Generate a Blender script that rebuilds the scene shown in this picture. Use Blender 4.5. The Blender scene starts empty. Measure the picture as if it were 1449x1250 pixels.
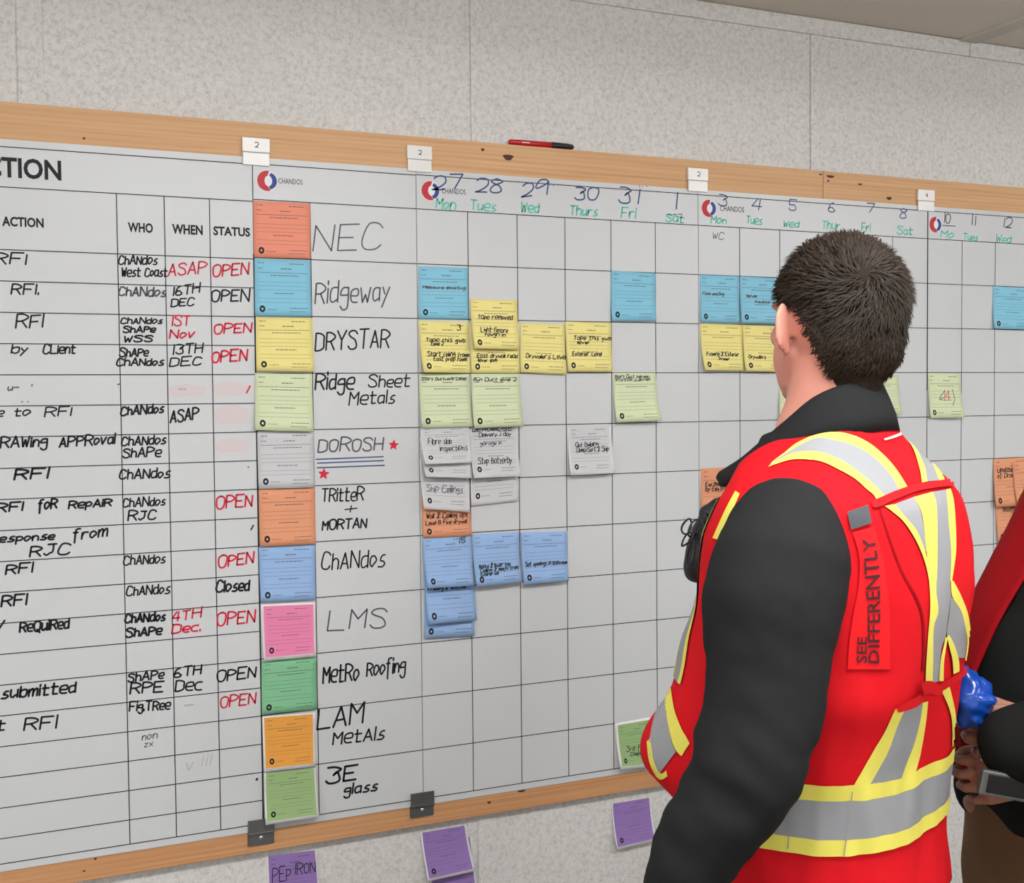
import bpy, bmesh, math, random
import numpy as np
from mathutils import Vector, Matrix
from mathutils.bvhtree import BVHTree

SC = bpy.context.scene
COL = SC.collection

# ------------------------------------------------------------------ camera
CAM = Vector((-0.62074, -2.17060, 1.55))
RGT = Vector((0.90693283, -0.42118126, -0.00889856))
UPV = Vector((0.02422716, 0.0310573, 0.99922394))
FWD = Vector((0.42057803, 0.90644459, -0.03837091))
FPX = 1750.0
cd = bpy.data.cameras.new('camera')
cam = bpy.data.objects.new('camera', cd)
COL.objects.link(cam)
cd.sensor_fit = 'HORIZONTAL'
cd.sensor_width = 36.0
cd.lens = 36.0 * FPX / 1449.0
cd.clip_start = 0.02
m3 = Matrix((RGT, UPV, -FWD)).transposed()
cam.matrix_world = Matrix.Translation(CAM) @ m3.to_4x4()
SC.camera = cam

# ------------------------------------------------------------------ light
w = bpy.data.worlds.new('world')
SC.world = w
w.use_nodes = True
w.node_tree.nodes['Background'].inputs[0].default_value = (0.9, 0.95, 1.0, 1)
w.node_tree.nodes['Background'].inputs[1].default_value = 0.05
SC.view_settings.view_transform = 'Standard'
SC.view_settings.look = 'None'
SC.view_settings.gamma = 1.0
SC.view_settings.exposure = 0.38
LAMP_POWER = 15.0           # emission strength of the ceiling troffers


def at(px, py, Y=0.0):
    """point of the vertical plane y=Y seen at a photograph position"""
    d = FWD + RGT * ((px - 724.5) / FPX) + UPV * ((625 - py) / FPX)
    return CAM + d * ((Y - CAM.y) / d.y)


def dp(px, py, depth):
    """point at a given distance in front of the camera"""
    return CAM + (FWD + RGT * ((px - 724.5) / FPX) + UPV * ((625 - py) / FPX)) * depth


# ------------------------------------------------------------------ materials
def srgb(r, g, b):
    f = lambda c: (c / 255 / 12.92) if c / 255 <= 0.04045 else ((c / 255 + 0.055) / 1.055) ** 2.4
    return (f(r), f(g), f(b), 1)


def mat(name, col, rough=0.6, spec=0.4, metal=0.0, noise=None, bump=None, emit=None, coat=0.0, sheen=0.0, var=0.12):
    m = bpy.data.materials.new(name)
    m.use_nodes = True
    nt = m.node_tree
    b = nt.nodes['Principled BSDF']
    b.inputs['Base Color'].default_value = col
    b.inputs['Roughness'].default_value = rough
    b.inputs['Specular IOR Level'].default_value = spec
    b.inputs['Metallic'].default_value = metal
    b.inputs['Coat Weight'].default_value = coat
    b.inputs['Sheen Weight'].default_value = sheen
    tc = nt.nodes.new('ShaderNodeTexCoord')
    if noise:
        n = nt.nodes.new('ShaderNodeTexNoise')
        n.inputs['Scale'].default_value = noise
        n.inputs['Detail'].default_value = 3
        nt.links.new(tc.outputs['Object'], n.inputs['Vector'])
        mx = nt.nodes.new('ShaderNodeMix'); mx.data_type = 'RGBA'
        a = [c * (1 - var) for c in col[:3]] + [1]
        c2 = [min(1, c * (1 + var)) for c in col[:3]] + [1]
        mx.inputs[6].default_value = a
        mx.inputs[7].default_value = c2
        nt.links.new(n.outputs[0], mx.inputs[0])
        nt.links.new(mx.outputs[2], b.inputs['Base Color'])
    if bump:
        n2 = nt.nodes.new('ShaderNodeTexNoise')
        n2.inputs['Scale'].default_value = bump[0]
        n2.inputs['Detail'].default_value = 4
        nt.links.new(tc.outputs['Object'], n2.inputs['Vector'])
        bp = nt.nodes.new('ShaderNodeBump')
        bp.inputs['Strength'].default_value = bump[1]
        bp.inputs['Distance'].default_value = bump[2]
        nt.links.new(n2.outputs[0], bp.inputs['Height'])
        nt.links.new(bp.outputs[0], b.inputs['Normal'])
    if emit:
        b.inputs['Emission Color'].default_value = (1.0, 1.0, 1.0, 1)
        b.inputs['Emission Strength'].default_value = emit
    return m


def wall_mat():
    m = bpy.data.materials.new('mottled_vinyl_wallboard')
    m.use_nodes = True
    nt = m.node_tree
    b = nt.nodes['Principled BSDF']
    b.inputs['Roughness'].default_value = 0.62
    b.inputs['Specular IOR Level'].default_value = 0.25
    tc = nt.nodes.new('ShaderNodeTexCoord')
    v = nt.nodes.new('ShaderNodeTexNoise'); v.inputs['Scale'].default_value = 260; v.inputs['Detail'].default_value = 3; v.inputs['Roughness'].default_value = .65
    v2 = nt.nodes.new('ShaderNodeTexNoise'); v2.inputs['Scale'].default_value = 110; v2.inputs['Detail'].default_value = 3
    nt.links.new(tc.outputs['Object'], v.inputs['Vector']); nt.links.new(tc.outputs['Object'], v2.inputs['Vector'])
    r = nt.nodes.new('ShaderNodeValToRGB')
    e = r.color_ramp.elements
    e[0].position = .36; e[0].color = srgb(188, 187, 184)
    e[1].position = .62; e[1].color = srgb(220, 219, 217)
    e.new(.48).color = srgb(208, 207, 204)
    ad = nt.nodes.new('ShaderNodeMath'); ad.operation = 'ADD'
    ml = nt.nodes.new('ShaderNodeMath'); ml.operation = 'MULTIPLY'; ml.inputs[1].default_value = .5
    nt.links.new(v.outputs[0], ad.inputs[0]); nt.links.new(v2.outputs[0], ad.inputs[1])
    nt.links.new(ad.outputs[0], ml.inputs[0]); nt.links.new(ml.outputs[0], r.inputs[0])
    nt.links.new(r.outputs[0], b.inputs['Base Color'])
    bp = nt.nodes.new('ShaderNodeBump'); bp.inputs['Strength'].default_value = .25; bp.inputs['Distance'].default_value = .001
    nt.links.new(v.outputs[0], bp.inputs['Height']); nt.links.new(bp.outputs[0], b.inputs['Normal'])
    return m


def wood_mat(name, c1, c2, c3):
    m = bpy.data.materials.new(name)
    m.use_nodes = True
    nt = m.node_tree
    b = nt.nodes['Principled BSDF']
    b.inputs['Roughness'].default_value = 0.55
    b.inputs['Specular IOR Level'].default_value = 0.3
    tc = nt.nodes.new('ShaderNodeTexCoord')
    mp = nt.nodes.new('ShaderNodeMapping'); mp.inputs['Scale'].default_value = (1.6, 20, 70)
    nt.links.new(tc.outputs['Object'], mp.inputs['Vector'])
    n = nt.nodes.new('ShaderNodeTexNoise'); n.inputs['Scale'].default_value = 2.2; n.inputs['Detail'].default_value = 5; n.inputs['Distortion'].default_value = .6
    nt.links.new(mp.outputs[0], n.inputs['Vector'])
    w1 = nt.nodes.new('ShaderNodeTexWave'); w1.wave_type = 'BANDS'; w1.bands_direction = 'Z'
    w1.inputs['Scale'].default_value = .55; w1.inputs['Distortion'].default_value = 9; w1.inputs['Detail'].default_value = 3; w1.inputs['Detail Scale'].default_value = .6
    nt.links.new(mp.outputs[0], w1.inputs['Vector'])
    ad = nt.nodes.new('ShaderNodeMix'); ad.data_type = 'FLOAT'; ad.inputs[0].default_value = .18
    nt.links.new(n.outputs[0], ad.inputs[2]); nt.links.new(w1.outputs[1], ad.inputs[3])
    r = nt.nodes.new('ShaderNodeValToRGB')
    e = r.color_ramp.elements
    e[0].position = .15; e[0].color = c1
    e[1].position = .8; e[1].color = c3
    e.new(.45).color = c2
    nt.links.new(ad.outputs[0], r.inputs[0])
    nt.links.new(r.outputs[0], b.inputs['Base Color'])
    return m


M = {}
M['wall'] = wall_mat()
M['batten'] = wall_mat(); M['batten'].name = 'wall_batten_vinyl'
M['ceiling'] = mat('ceiling_board', srgb(222, 213, 202), .9, .1, noise=60, var=.02)
M['ceil_strip'] = mat('ceiling_strip', srgb(205, 199, 190), .8, .2, noise=60, var=.02)
M['floor'] = mat('grey_sheet_floor', srgb(120, 116, 110), .5, .4, noise=30)
M['spruce'] = wood_mat('spruce_lumber', srgb(190, 140, 98), srgb(206, 162, 118), srgb(214, 174, 132))
M['spruce_low'] = wood_mat('spruce_lumber_lower', srgb(182, 128, 86), srgb(194, 142, 98), srgb(206, 160, 116))
M['knot'] = mat('knot', srgb(74, 40, 20), .6)
M['board'] = mat('gloss_laminate', srgb(200, 203, 205), .34, .35, noise=3, var=.012)
M['line'] = mat('printed_line', srgb(28, 28, 32), .6, .3, noise=90)
M['seam'] = mat('sheet_edge', srgb(150, 150, 152), .6, .3, noise=90)
M['black_ink'] = mat('black_marker_ink', srgb(26, 26, 30), .5, .3, noise=300, var=.3)
M['grey_ink'] = mat('worn_black_ink', srgb(88, 88, 94), .6, .3, noise=300, var=.2)
M['red_ink'] = mat('red_marker_ink', srgb(206, 36, 62), .5, .3, noise=300, var=.2)
M['blue_ink'] = mat('blue_marker_ink', srgb(66, 84, 128), .5, .3, noise=300, var=.2)
M['teal_ink'] = mat('teal_marker_ink', srgb(96, 196, 178), .5, .3, noise=300, var=.2)
M['pale_ink'] = mat('wiped_ink_smudge', srgb(172, 172, 176), .6, .3, noise=200, var=.06)
M['pink_smudge'] = mat('wiped_red_smudge', srgb(206, 196, 197), .6, .3, noise=60, var=.02)
M['logo_red'] = mat('logo_red', srgb(192, 34, 48), .5, noise=90, var=.04)
M['logo_blue'] = mat('logo_blue', srgb(28, 62, 140), .5, noise=90, var=.04)
M['logo_white'] = mat('logo_white', srgb(225, 225, 228), .5, noise=90, var=.03)
M['paper'] = mat('white_card', srgb(228, 227, 226), .7, .2, noise=50, var=.015)
M['print'] = mat('fine_print', srgb(96, 92, 92), .7, .2, noise=90)
M['plastic'] = mat('white_plastic', srgb(222, 221, 217), .25, .5, noise=40, var=.02)
M['steel'] = mat('galvanised_steel', srgb(120, 122, 122), .42, .5, metal=.8, noise=60, var=.12)
M['screw'] = mat('bright_screw', srgb(220, 220, 216), .25, .5, metal=.9, noise=90)
M['pen_red'] = mat('red_pen_barrel', srgb(190, 24, 36), .35, .5, noise=50, var=.05)
M['pen_black'] = mat('black_pen_cap', srgb(28, 28, 30), .35, .5, noise=50, var=.1)
NOTE = dict(coral=(234, 148, 124), blue=(134, 196, 220), yellow=(232, 220, 142), green=(208, 218, 180), white=(198, 199, 202),
            orange=(220, 152, 116), mid_blue=(146, 178, 220), pink=(226, 130, 170), leaf=(128, 188, 146), amber=(226, 158, 70),
            olive=(150, 180, 124), purple=(146, 118, 180))
for k, c in NOTE.items():
    M['note_' + k] = mat('note_card_' + k, srgb(*c), .72, .2, noise=40, var=.03)


# ------------------------------------------------------------------ object helpers
def tag(o, label=None, cat=None, group=None, kind=None):
    if label: o['label'] = label
    if cat: o['category'] = cat
    if group: o['group'] = group
    if kind: o['kind'] = kind
    return o


def empty(name, loc, label, cat, group=None):
    o = bpy.data.objects.new(name, None)
    o.empty_display_size = .05
    o.location = loc
    COL.objects.link(o)
    return tag(o, label, cat, group)


def meshobj(name, verts, faces, m, parent=None, smooth=False, mats=None, fmat=None):
    """verts are world coordinates; the mesh is stored relative to its parent"""
    me = bpy.data.meshes.new(name)
    off = Vector((0, 0, 0))
    p = parent
    while p is not None:
        off = off + Vector(p.location); p = p.parent
    if len(verts) and (off.length > 0):
        verts = [(v[0] - off[0], v[1] - off[1], v[2] - off[2]) for v in verts]
    me.from_pydata([tuple(v) for v in verts], [], faces)
    for mm in (mats or [m]): me.materials.append(mm)
    if fmat: me.polygons.foreach_set('material_index', fmat)
    if smooth: me.polygons.foreach_set('use_smooth', [True] * len(me.polygons))
    me.update()
    o = bpy.data.objects.new(name, me)
    COL.objects.link(o)
    if parent is not None: o.parent = parent
    return o


def bm_obj(name, bm, m, parent=None, smooth=False):
    bm.normal_update()
    vs = [v.co.copy() for v in bm.verts]
    bm.verts.index_update()
    fs = [[v.index for v in f.verts] for f in bm.faces]
    bm.free()
    return meshobj(name, vs, fs, m, parent, smooth)


def box(bm, x0, x1, y0, y1, z0, z1, bev=0.0):
    r = bmesh.ops.create_cube(bm, size=1, matrix=Matrix.Translation(((x0 + x1) / 2, (y0 + y1) / 2, (z0 + z1) / 2)) @ Matrix.Diagonal((abs(x1 - x0), abs(y1 - y0), abs(z1 - z0), 1)))
    if bev:
        es = list({e for v in r['verts'] for e in v.link_edges})
        bmesh.ops.bevel(bm, geom=es, offset=bev, segments=2, profile=.6, affect='EDGES')
    return r


def box_obj(name, x0, x1, y0, y1, z0, z1, m, parent=None, bev=0.0):
    bm = bmesh.new()
    box(bm, x0, x1, y0, y1, z0, z1, bev)
    return bm_obj(name, bm, m, parent)


# ------------------------------------------------------------------ room shell
WY = 0.02           # wall face behind the board
CZ = 2.3590
XL, XR, YB = -3.2, 4.4, -4.6
S = lambda o: tag(o, kind='structure')
S(box_obj('wall_back', XL, XR, WY, WY + .1, 0, CZ + .05, M['wall']))
S(box_obj('wall_left', XL - .1, XL, YB, WY + .1, 0, CZ + .05, M['wall']))
S(box_obj('wall_right', XR, XR + .1, YB, WY + .1, 0, CZ + .05, M['wall']))
S(box_obj('wall_front', XL - .1, XR + .1, YB - .1, YB, 0, CZ + .05, M['wall']))
S(box_obj('floor', XL - .1, XR + .1, YB - .1, WY + .1, -.1, 0, M['floor']))
S(box_obj('ceiling', XL - .1, XR + .1, YB - .1, WY + .1, CZ + .003, CZ + .1, M['ceiling']))
# moulding under the ceiling, in lengths, and wall battens
k = 1
for a, b in ((XL, 1.574), (1.576, XR)):
    S(box_obj('trim_%d' % k, a, b, WY - .006, WY, CZ - .034, CZ, M['batten'], bev=.001)); k += 1
for i in range(-3, 5):
    x0 = .3143 + .8037 * i
    S(box_obj('trim_%d' % k, x0, x0 + .040, WY - .0035, WY, .1, CZ - .034, M['batten'], bev=.0012)); k += 1
S(box_obj('baseboard_back', XL, XR, WY - .012, WY, 0, .1, M['ceil_strip'], bev=.002))
# ceiling seam strip running away from the wall
for x0 in (1.545, -.9):
    S(box_obj('trim_%d' % k, x0, x0 + .05, YB, WY, CZ - .003, CZ + .004, M['ceil_strip'], bev=.001)); k += 1

# ceiling troffers (the lamps of the room)
M['lamp'] = mat('lamp_diffuser', (1, 1, 1, 1), .5, emit=LAMP_POWER)
M['lamp_frame'] = mat('lamp_frame', srgb(230, 230, 228), .4, noise=30, var=.02)
for x, y, txt in ((-2.1, -1.6, 'leftmost near the board'), (.1, -1.6, 'second from the left near the board'), (2.3, -1.6, 'right end near the board'),
                  (-1.6, -3.6, 'leftmost at the back of the room'), (.6, -3.6, 'middle one at the back of the room'), (2.8, -3.6, 'right end at the back of the room')):
    r = empty('ceiling_light', (x, y, CZ), 'long white ceiling light, ' + txt, 'ceiling light', 'ceiling lights')
    bm = bmesh.new()
    for (a, b, c, d) in ((-.62, .62, -.17, -.15), (-.62, .62, .15, .17), (-.62, -.60, -.15, .15), (.60, .62, -.15, .15)):
        box(bm, x + a, x + b, y + c, y + d, CZ - .05, CZ + .003)
    bm_obj('frame', bm, M['lamp_frame'], r)
    box_obj('diffuser', x - .6, x + .6, y - .14, y + .14, CZ - .115, CZ - .030, M['lamp'], r, bev=.02)

# ------------------------------------------------------------------ timber rails
KNOTS = [(719, 223, 9, 6), (683, 212, 3, 3), (1175, 250, 9, 3), (1161, 247, 3, 2), (1217, 261, 5, 2), (1258, 281, 6, 4), (119, 196, 2, 2), (1172, 256, 3, 2)]


def plank(name, x0, x1, z0, z1, m, label, knots, nails=()):
    r = empty(name, (x0, .011, z0), label, 'wooden rail')
    bm = bmesh.new(); box(bm, x0, x1, .002, WY, z0, z1, .0012); bm_obj('board', bm, m, r)
    for (px, py, a, b) in knots:
        c = at(px, py, .002)
        a *= .0011; b *= .0011
        vs = [(c.x, .0012, c.z)] + [(c.x + a * math.cos(t) * (1 + .3 * math.sin(3 * t)), .0014, c.z + b * math.sin(t) * (1 + .2 * math.cos(2 * t))) for t in [i * math.tau / 14 for i in range(14)]]
        vs += [(v[0], .003, v[2]) for v in vs[1:]]
        fs = [(0, 1 + (i + 1) % 14, 1 + i) for i in range(14)] + [(1 + i, 1 + (i + 1) % 14, 15 + (i + 1) % 14, 15 + i) for i in range(14)]
        meshobj('knot', vs, fs, M['knot'], r)
    return r


xj = at(1165, 258, .002).x
plank('top_rail', -2.4, xj - .0006, 1.955, 2.0295, M['spruce'], 'long spruce board along the top of the planning sheets, under the red pen', [k for k in KNOTS if k[0] < 1163])
plank('top_rail', xj + .0006, 3.3, 1.955, 2.0295, M['spruce'], 'spruce board at the top right, starting at the butt joint above the man', [k for k in KNOTS if k[0] > 1163])
br = plank('bottom_rail', -2.4, 3.3, .7345, .79, M['spruce_low'], 'spruce board along the bottom edge of the planning sheets', [(692, 1136, 3, 2.5), (135, 1216, 2, 2), (119, 1233, 2, 1.5), (330, 1172, 2, 2), (738, 1120, 7, 2)])

# ------------------------------------------------------------------ flat drawing helpers
YF = 0.0            # front face of the sheets


def ribbon(path, wd, cap=True):
    """flat stroke in a 2D plane -> verts2d, faces"""
    for i in range(1, len(path) - 1):          # break at sharp corners so the stroke keeps its width
        ax, ay = path[i][0] - path[i - 1][0], path[i][1] - path[i - 1][1]
        bx, by = path[i + 1][0] - path[i][0], path[i + 1][1] - path[i][1]
        if ax * bx + ay * by < .55 * math.hypot(ax, ay) * math.hypot(bx, by):
            v1, f1 = ribbon(path[:i + 1], wd, cap); v2, f2 = ribbon(path[i:], wd, cap)
            return v1 + v2, f1 + [tuple(q + len(v1) for q in g) for g in f2]
    vs, fs = [], []
    n = len(path)
    for i, (x, y) in enumerate(path):
        a = path[max(0, i - 1)]; b = path[min(n - 1, i + 1)]
        dx, dy = b[0] - a[0], b[1] - a[1]
        l = math.hypot(dx, dy) or 1e-9
        nx, ny = -dy / l * wd / 2, dx / l * wd / 2
        vs += [(x + nx, y + ny), (x - nx, y - ny)]
        if i: fs.append((2 * i - 2, 2 * i - 1, 2 * i + 1, 2 * i))
    if cap:
        for e, s in ((0, -1), (n - 1, 1)):
            a = path[e]; b = path[1] if e == 0 else path[n - 2]
            dx, dy = a[0] - b[0], a[1] - b[1]
            l = math.hypot(dx, dy) or 1e-9
            dx, dy = dx / l * wd * .45, dy / l * wd * .45
            k0 = len(vs)
            nx, ny = -dy, dx
            vs += [(a[0] + dx + nx * .4, a[1] + dy + ny * .4), (a[0] + dx - nx * .4, a[1] + dy - ny * .4)]
            if e == 0: fs.append((0, 1, k0, k0 + 1))
            else: fs.append((2 * e, 2 * e + 1, k0 + 1, k0))
    return vs, fs


def catmull(p, k=4):
    if len(p) < 3: return p
    q = [p[0]] + list(p) + [p[-1]]
    out = []
    for i in range(1, len(q) - 2):
        for t in [j / k for j in range(k)]:
            a, b, c, d = q[i - 1], q[i], q[i + 1], q[i + 2]
            out.append(tuple(.5 * (2 * b[j] + (c[j] - a[j]) * t + (2 * a[j] - 5 * b[j] + 4 * c[j] - d[j]) * t * t + (3 * b[j] - a[j] - 3 * c[j] + d[j]) * t ** 3) for j in range(len(b))))
    out.append(p[-1])
    return out


GL = {
 'A': '022842;1434', 'B': '0208;~082837362505;~052544432202', 'C': '~4738180503123243', 'D': '0208;~08284745432202', 'E': '48080242;0535',
 'F': '480802;0535', 'G': '~473818050312324424', 'H': '0208;4248;0545', 'I': '0208', 'J': '1848;~3834231203', 'K': '0208;480542', 'L': '080242',
 'M': '0208254842', 'N': '02084248', 'O': '~2807041232444728', 'P': '0208;~082847462505', 'R': '0208;~082847462505;2542', 'Q': '~2807041232444728;2341',
 'S': '~47381807163543321203', 'T': '0848;2822', 'U': '~080412324448', 'V': '082248', 'W': '0812263248', 'X': '0842;4802', 'Y': '0825;482522', 'Z': '08480242',
 '0': '~2807041232444728', '1': '2822', '2': '~07183847452302;0242', '3': '~0828473625;~253643321203', '4': '280444;3832', '5': '4808;0805;~05253543321203',
 '6': '~38170403123243342504', '7': '084822', '8': '~280716354332120315364728', '9': '~4738180605153647;4742',
 'a': '~361605031233;3632', 'b': '0802;~0516363322120 3'.replace(' ', ''), 'c': '~361605031232', 'd': '~361605031233;3832', 'e': '~0434361605031232', 'f': '~38281710;0626',
 'g': '~361605041434;~3631201001', 'h': '0802;~0516263532', 'i': '0602;0807', 'j': '~16110001;1817', 'k': '0802;360432', 'l': '0802',
 'm': '0602;~04162622;~24364642', 'n': '0602;~0416263532', 'o': '~160503122334352616', 'p': '0600;~05162635342303', 'q': '~361605041434;3630', 'r': '0602;~04162636',
 's': '~362615142433221202', 't': '~1813122232;0636', 'u': '~0603122333;3632', 'v': '061236', 'w': '0612243246', 'x': '0632;3602', 'y': '0614;3600', 'z': '06360232',
 '+': '2622;0444', '.': '0203', '-': '0535', "'": '0807', '&': '~3218384702021232', '/': '0238', '(': '~18050415', ')': '~18353412',
}


def hand_strokes(text, rnd, slant=.12, jit=.10):
    """unit handwriting: baseline y=0, cap height 1; returns strokes and the advance"""
    x = 0.0
    out = []
    for ch in text:
        if ch == ' ':
            x += .55; continue
        g = GL.get(ch) or GL.get(ch.upper()) or GL['I']
        sc = 1 + rnd.uniform(-jit, jit)
        dy = rnd.uniform(-jit, jit) * .35
        mxx = 0
        for st in g.split(';'):
            sm = st.startswith('~')
            st = st.lstrip('~')
            p = [(int(st[i]), int(st[i + 1])) for i in range(0, len(st) - 1, 2)]
            mxx = max(mxx, max(a for a, b in p))
            p = [(a / 6 * sc + rnd.uniform(-jit, jit) * .1, (b - 2) / 6 * sc + dy + rnd.uniform(-jit, jit) * .1) for a, b in p]
            if sm: p = catmull(p, 3)
            out.append([(x + a + b * slant, b) for a, b in p])
        x += mxx / 6 * sc + .2
    return out, max(.1, x - .2)


def writing(parent, text, xl, yl, xr, yr, cap_px, ink='black_ink', wpx=2.2, seed=0, slant=.12, name='handwriting', Y=None):
    """handwriting on a sheet; end points of the baseline and letter height as read off the photograph"""
    rnd = random.Random(seed + sum(map(ord, text)))
    Y = (YF - .0004) if Y is None else Y
    st, adv = hand_strokes(text, rnd, slant)
    A, B = at(xl, yl, Y), at(xr, yr, Y)
    T = at(xl, yl - cap_px, Y)
    h = T.z - A.z
    wd = 1.15 * wpx * h / cap_px
    vs, fs = [], []
    for s in st:
        pl = []
        for a, b in s:
            q = A.lerp(B, a / adv)
            pl.append((q.x, q.z + b * h))
        v, f = ribbon(pl, wd)
        k = len(vs)
        vs += [(p[0], Y, p[1]) for p in v]
        fs += [tuple(i + k for i in q) for q in f]
    return meshobj(name, vs, fs, M[ink], parent)


def printed(parent, text, xl, xr, ytop, ybot, ink='line', bold=.02, name='printed_lettering', Y=None, slope=None):
    """printed sans-serif capitals fitted between two photograph positions (left/right x, cap top and baseline at the left)"""
    Y = (YF - .0004) if Y is None else Y
    cu = bpy.data.curves.new(name, 'FONT')
    cu.body = text; cu.offset = bold; cu.resolution_u = 3
    ob = bpy.data.objects.new(name, cu)
    COL.objects.link(ob)
    bpy.context.view_layer.update()
    dg = bpy.context.evaluated_depsgraph_get()
    me = bpy.data.meshes.new_from_object(ob.evaluated_get(dg))
    bpy.data.objects.remove(ob)
    vs = [v.co.copy() for v in me.vertices]
    fs = [tuple(p.vertices) for p in me.polygons]
    x0, x1 = min(v.x for v in vs), max(v.x for v in vs)
    y0, y1 = min(v.y for v in vs), max(v.y for v in vs)
    A = at(xl, ybot, Y); T = at(xl, ytop, Y)
    B = at(xr, ybot + (slope if slope is not None else 0), Y)
    W, H = B.x - A.x, T.z - A.z
    out = [(A.x + (v.x - x0) / (x1 - x0) * W, Y, A.z + (v.y - y0) / (y1 - y0) * H) for v in vs]
    return meshobj(name, out, fs, M[ink], parent)


def rect_lines(parent, name, rects, m, Y):
    vs, fs = [], []
    for (x0, x1, z0, z1) in rects:
        k = len(vs)
        vs += [(x0, Y, z0), (x1, Y, z0), (x1, Y, z1), (x0, Y, z1)]
        fs.append((k, k + 1, k + 2, k + 3))
    return meshobj(name, vs, fs, m, parent)


def logo(parent, px, py, text=True):
    c = at(px, py, YF); R = .0178
    def blob(name, m, pts, Y):
        vs = [(c.x + a * R, Y, c.z + b * R) for a, b in pts]
        meshobj(name, vs, [tuple(range(len(vs)))], m, parent)
    arc = lambda cx, cy, rx, ry, a, b, n=20: [(cx + rx * math.cos(math.radians(a + (b - a) * i / n)), cy + ry * math.sin(math.radians(a + (b - a) * i / n))) for i in range(n + 1)]
    blob('logo_white_disc', M['logo_white'], arc(0, 0, 1.04, 1.04, 0, 360, 28)[:-1], YF - .0003)
    blob('logo_red_half', M['logo_red'], arc(0, 0, 1, 1, 78, 290) + list(reversed(arc(.12, 0, .38, .52, 100, 262))), YF - .0004)
    blob('logo_blue_half', M['logo_blue'], arc(.12, 0, .86, .86, -78, 72) + list(reversed(arc(.12, 0, .38, .52, -85, 80))), YF - .0004)
    if text:
        printed(parent, 'CHANDOS', px + 16, px + 50, py - 4, py + 3.5, 'line', .0, 'logo_lettering', slope=2)


# ------------------------------------------------------------------ planning sheets
ZT, ZB = 1.9690, .7735     # sheet edges
Z0, PT = 1.8930, .1016     # first grid row, pitch
ZL = .7865                 # bottom line
ROWZ = [1.8955 - PT * i for i in range(11)]
XT = -.0078                # right edge of the card column
c0 = .1944
COLX = [c0 + .10345 * i for i in range(30)]   # day columns
XS = -.1098                # left edge of the name sheet
lw = .0016


def sheet(x0, x1, label):
    r = empty('planning_sheet', (x0, 0, ZB), label, 'planning board')
    box_obj('panel', x0 + .0003, x1 - .0003, YF, YF + .002, ZB, ZT, M['board'], r, bev=.0004)
    return r


def hl(x0, x1, z, t=lw): return (x0, x1, z - t / 2, z + t / 2)
def vl(x, z0, z1, t=lw): return (x - t / 2, x + t / 2, z0, z1)


act = sheet(-2.2, XS, 'large action list sheet at the far left, thin rows with red and black handwriting')
x_who, x_when, x_stat = -.3404, -.2625, -.1862
L = [hl(-2.19, XS, 1.9565), hl(-2.19, XS, 1.8918), hl(-2.19, XS, ZL)]
L += [hl(-2.19, XS, 1.791 - .05066 * i) for i in range(20)]
L += [vl(x, ZL, 1.8918, .0016) for x in (x_who, x_when, x_stat, -1.35)]
rect_lines(act, 'grid_lines', L, M['line'], YF - .0003)
rect_lines(act, 'sheet_border', [vl(XS - .0007, ZL, 1.80, .0028), vl(XS - .0007, 1.80, 1.9565, .0012)], M['line'], YF - .00035)

nam = sheet(XS, c0, 'narrow sheet with trade company names handwritten beside a column of coloured cards')
rect_lines(nam, 'grid_lines', [hl(XS, c0, ROWZ[i]) for i in range(11)] + [hl(XS, c0, 1.9575), hl(XS, c0, ZL), vl(XT, ZL, ROWZ[0])], M['line'], YF - .0003)
W6 = 6 * .10345


def week(i0, n, label):
    x0 = COLX[i0]
    r = sheet(x0, COLX[i0 + n] , label)
    x1 = COLX[i0 + n]
    Lr = [hl(x0, x1, z) for z in ROWZ] + [hl(x0, x1, 1.9585), hl(x0, x1, ZL)]
    Lr += [vl(COLX[i0 + j], ZL, ROWZ[0]) for j in range(1, n)]
    rect_lines(r, 'grid_lines', Lr, M['line'], YF - .0003)
    return r


wk1 = week(0, 6, 'day planning sheet in the middle, headed 27 to 1, with most of the coloured cards')
wk2 = week(6, 6, 'day planning sheet headed 3 to 8, half hidden behind the near man')
wk3 = week(12, 6, 'day planning sheet at the right edge, headed 10 to 12')
wk4 = week(18, 6, 'blank day planning sheet beyond the right edge of the picture')
rect_lines(wk1, 'sheet_border', [vl(COLX[0] + .0006, ZB + .002, ZT - .002, .0012)], M['seam'], YF - .00035)
rect_lines(wk2, 'sheet_border', [vl(COLX[6] + .0006, ZB + .002, 1.9, .0012), vl(COLX[6] + .0003, 1.9, 1.9585, .0014)], M['seam'], YF - .00035)
rect_lines(wk3, 'sheet_border', [vl(COLX[12] - .0005, 1.55, 1.9585, .0030), vl(COLX[12] - .0005, ZL, 1.55, .0016)], M['line'], YF - .00035)

# logos and printed headings
logo(nam, 378, 256); logo(wk1, 609, 270); logo(wk2, 1003, 295); logo(wk3, 1323.5, 318, False)
printed(act, 'CTION', -22, 87, 220, 249.5, bold=.028, slope=5.5)
printed(act, 'ACTION', 3, 62, 306, 320, bold=.035, slope=2)
printed(act, 'WHO', 181, 216.5, 314.5, 328.5, bold=.035, slope=1.2)
printed(act, 'WHEN', 243.5, 287, 317, 331, bold=.035, slope=1.4)
printed(act, 'STATUS', 302, 354, 320, 333, bold=.035, slope=2)

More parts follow.
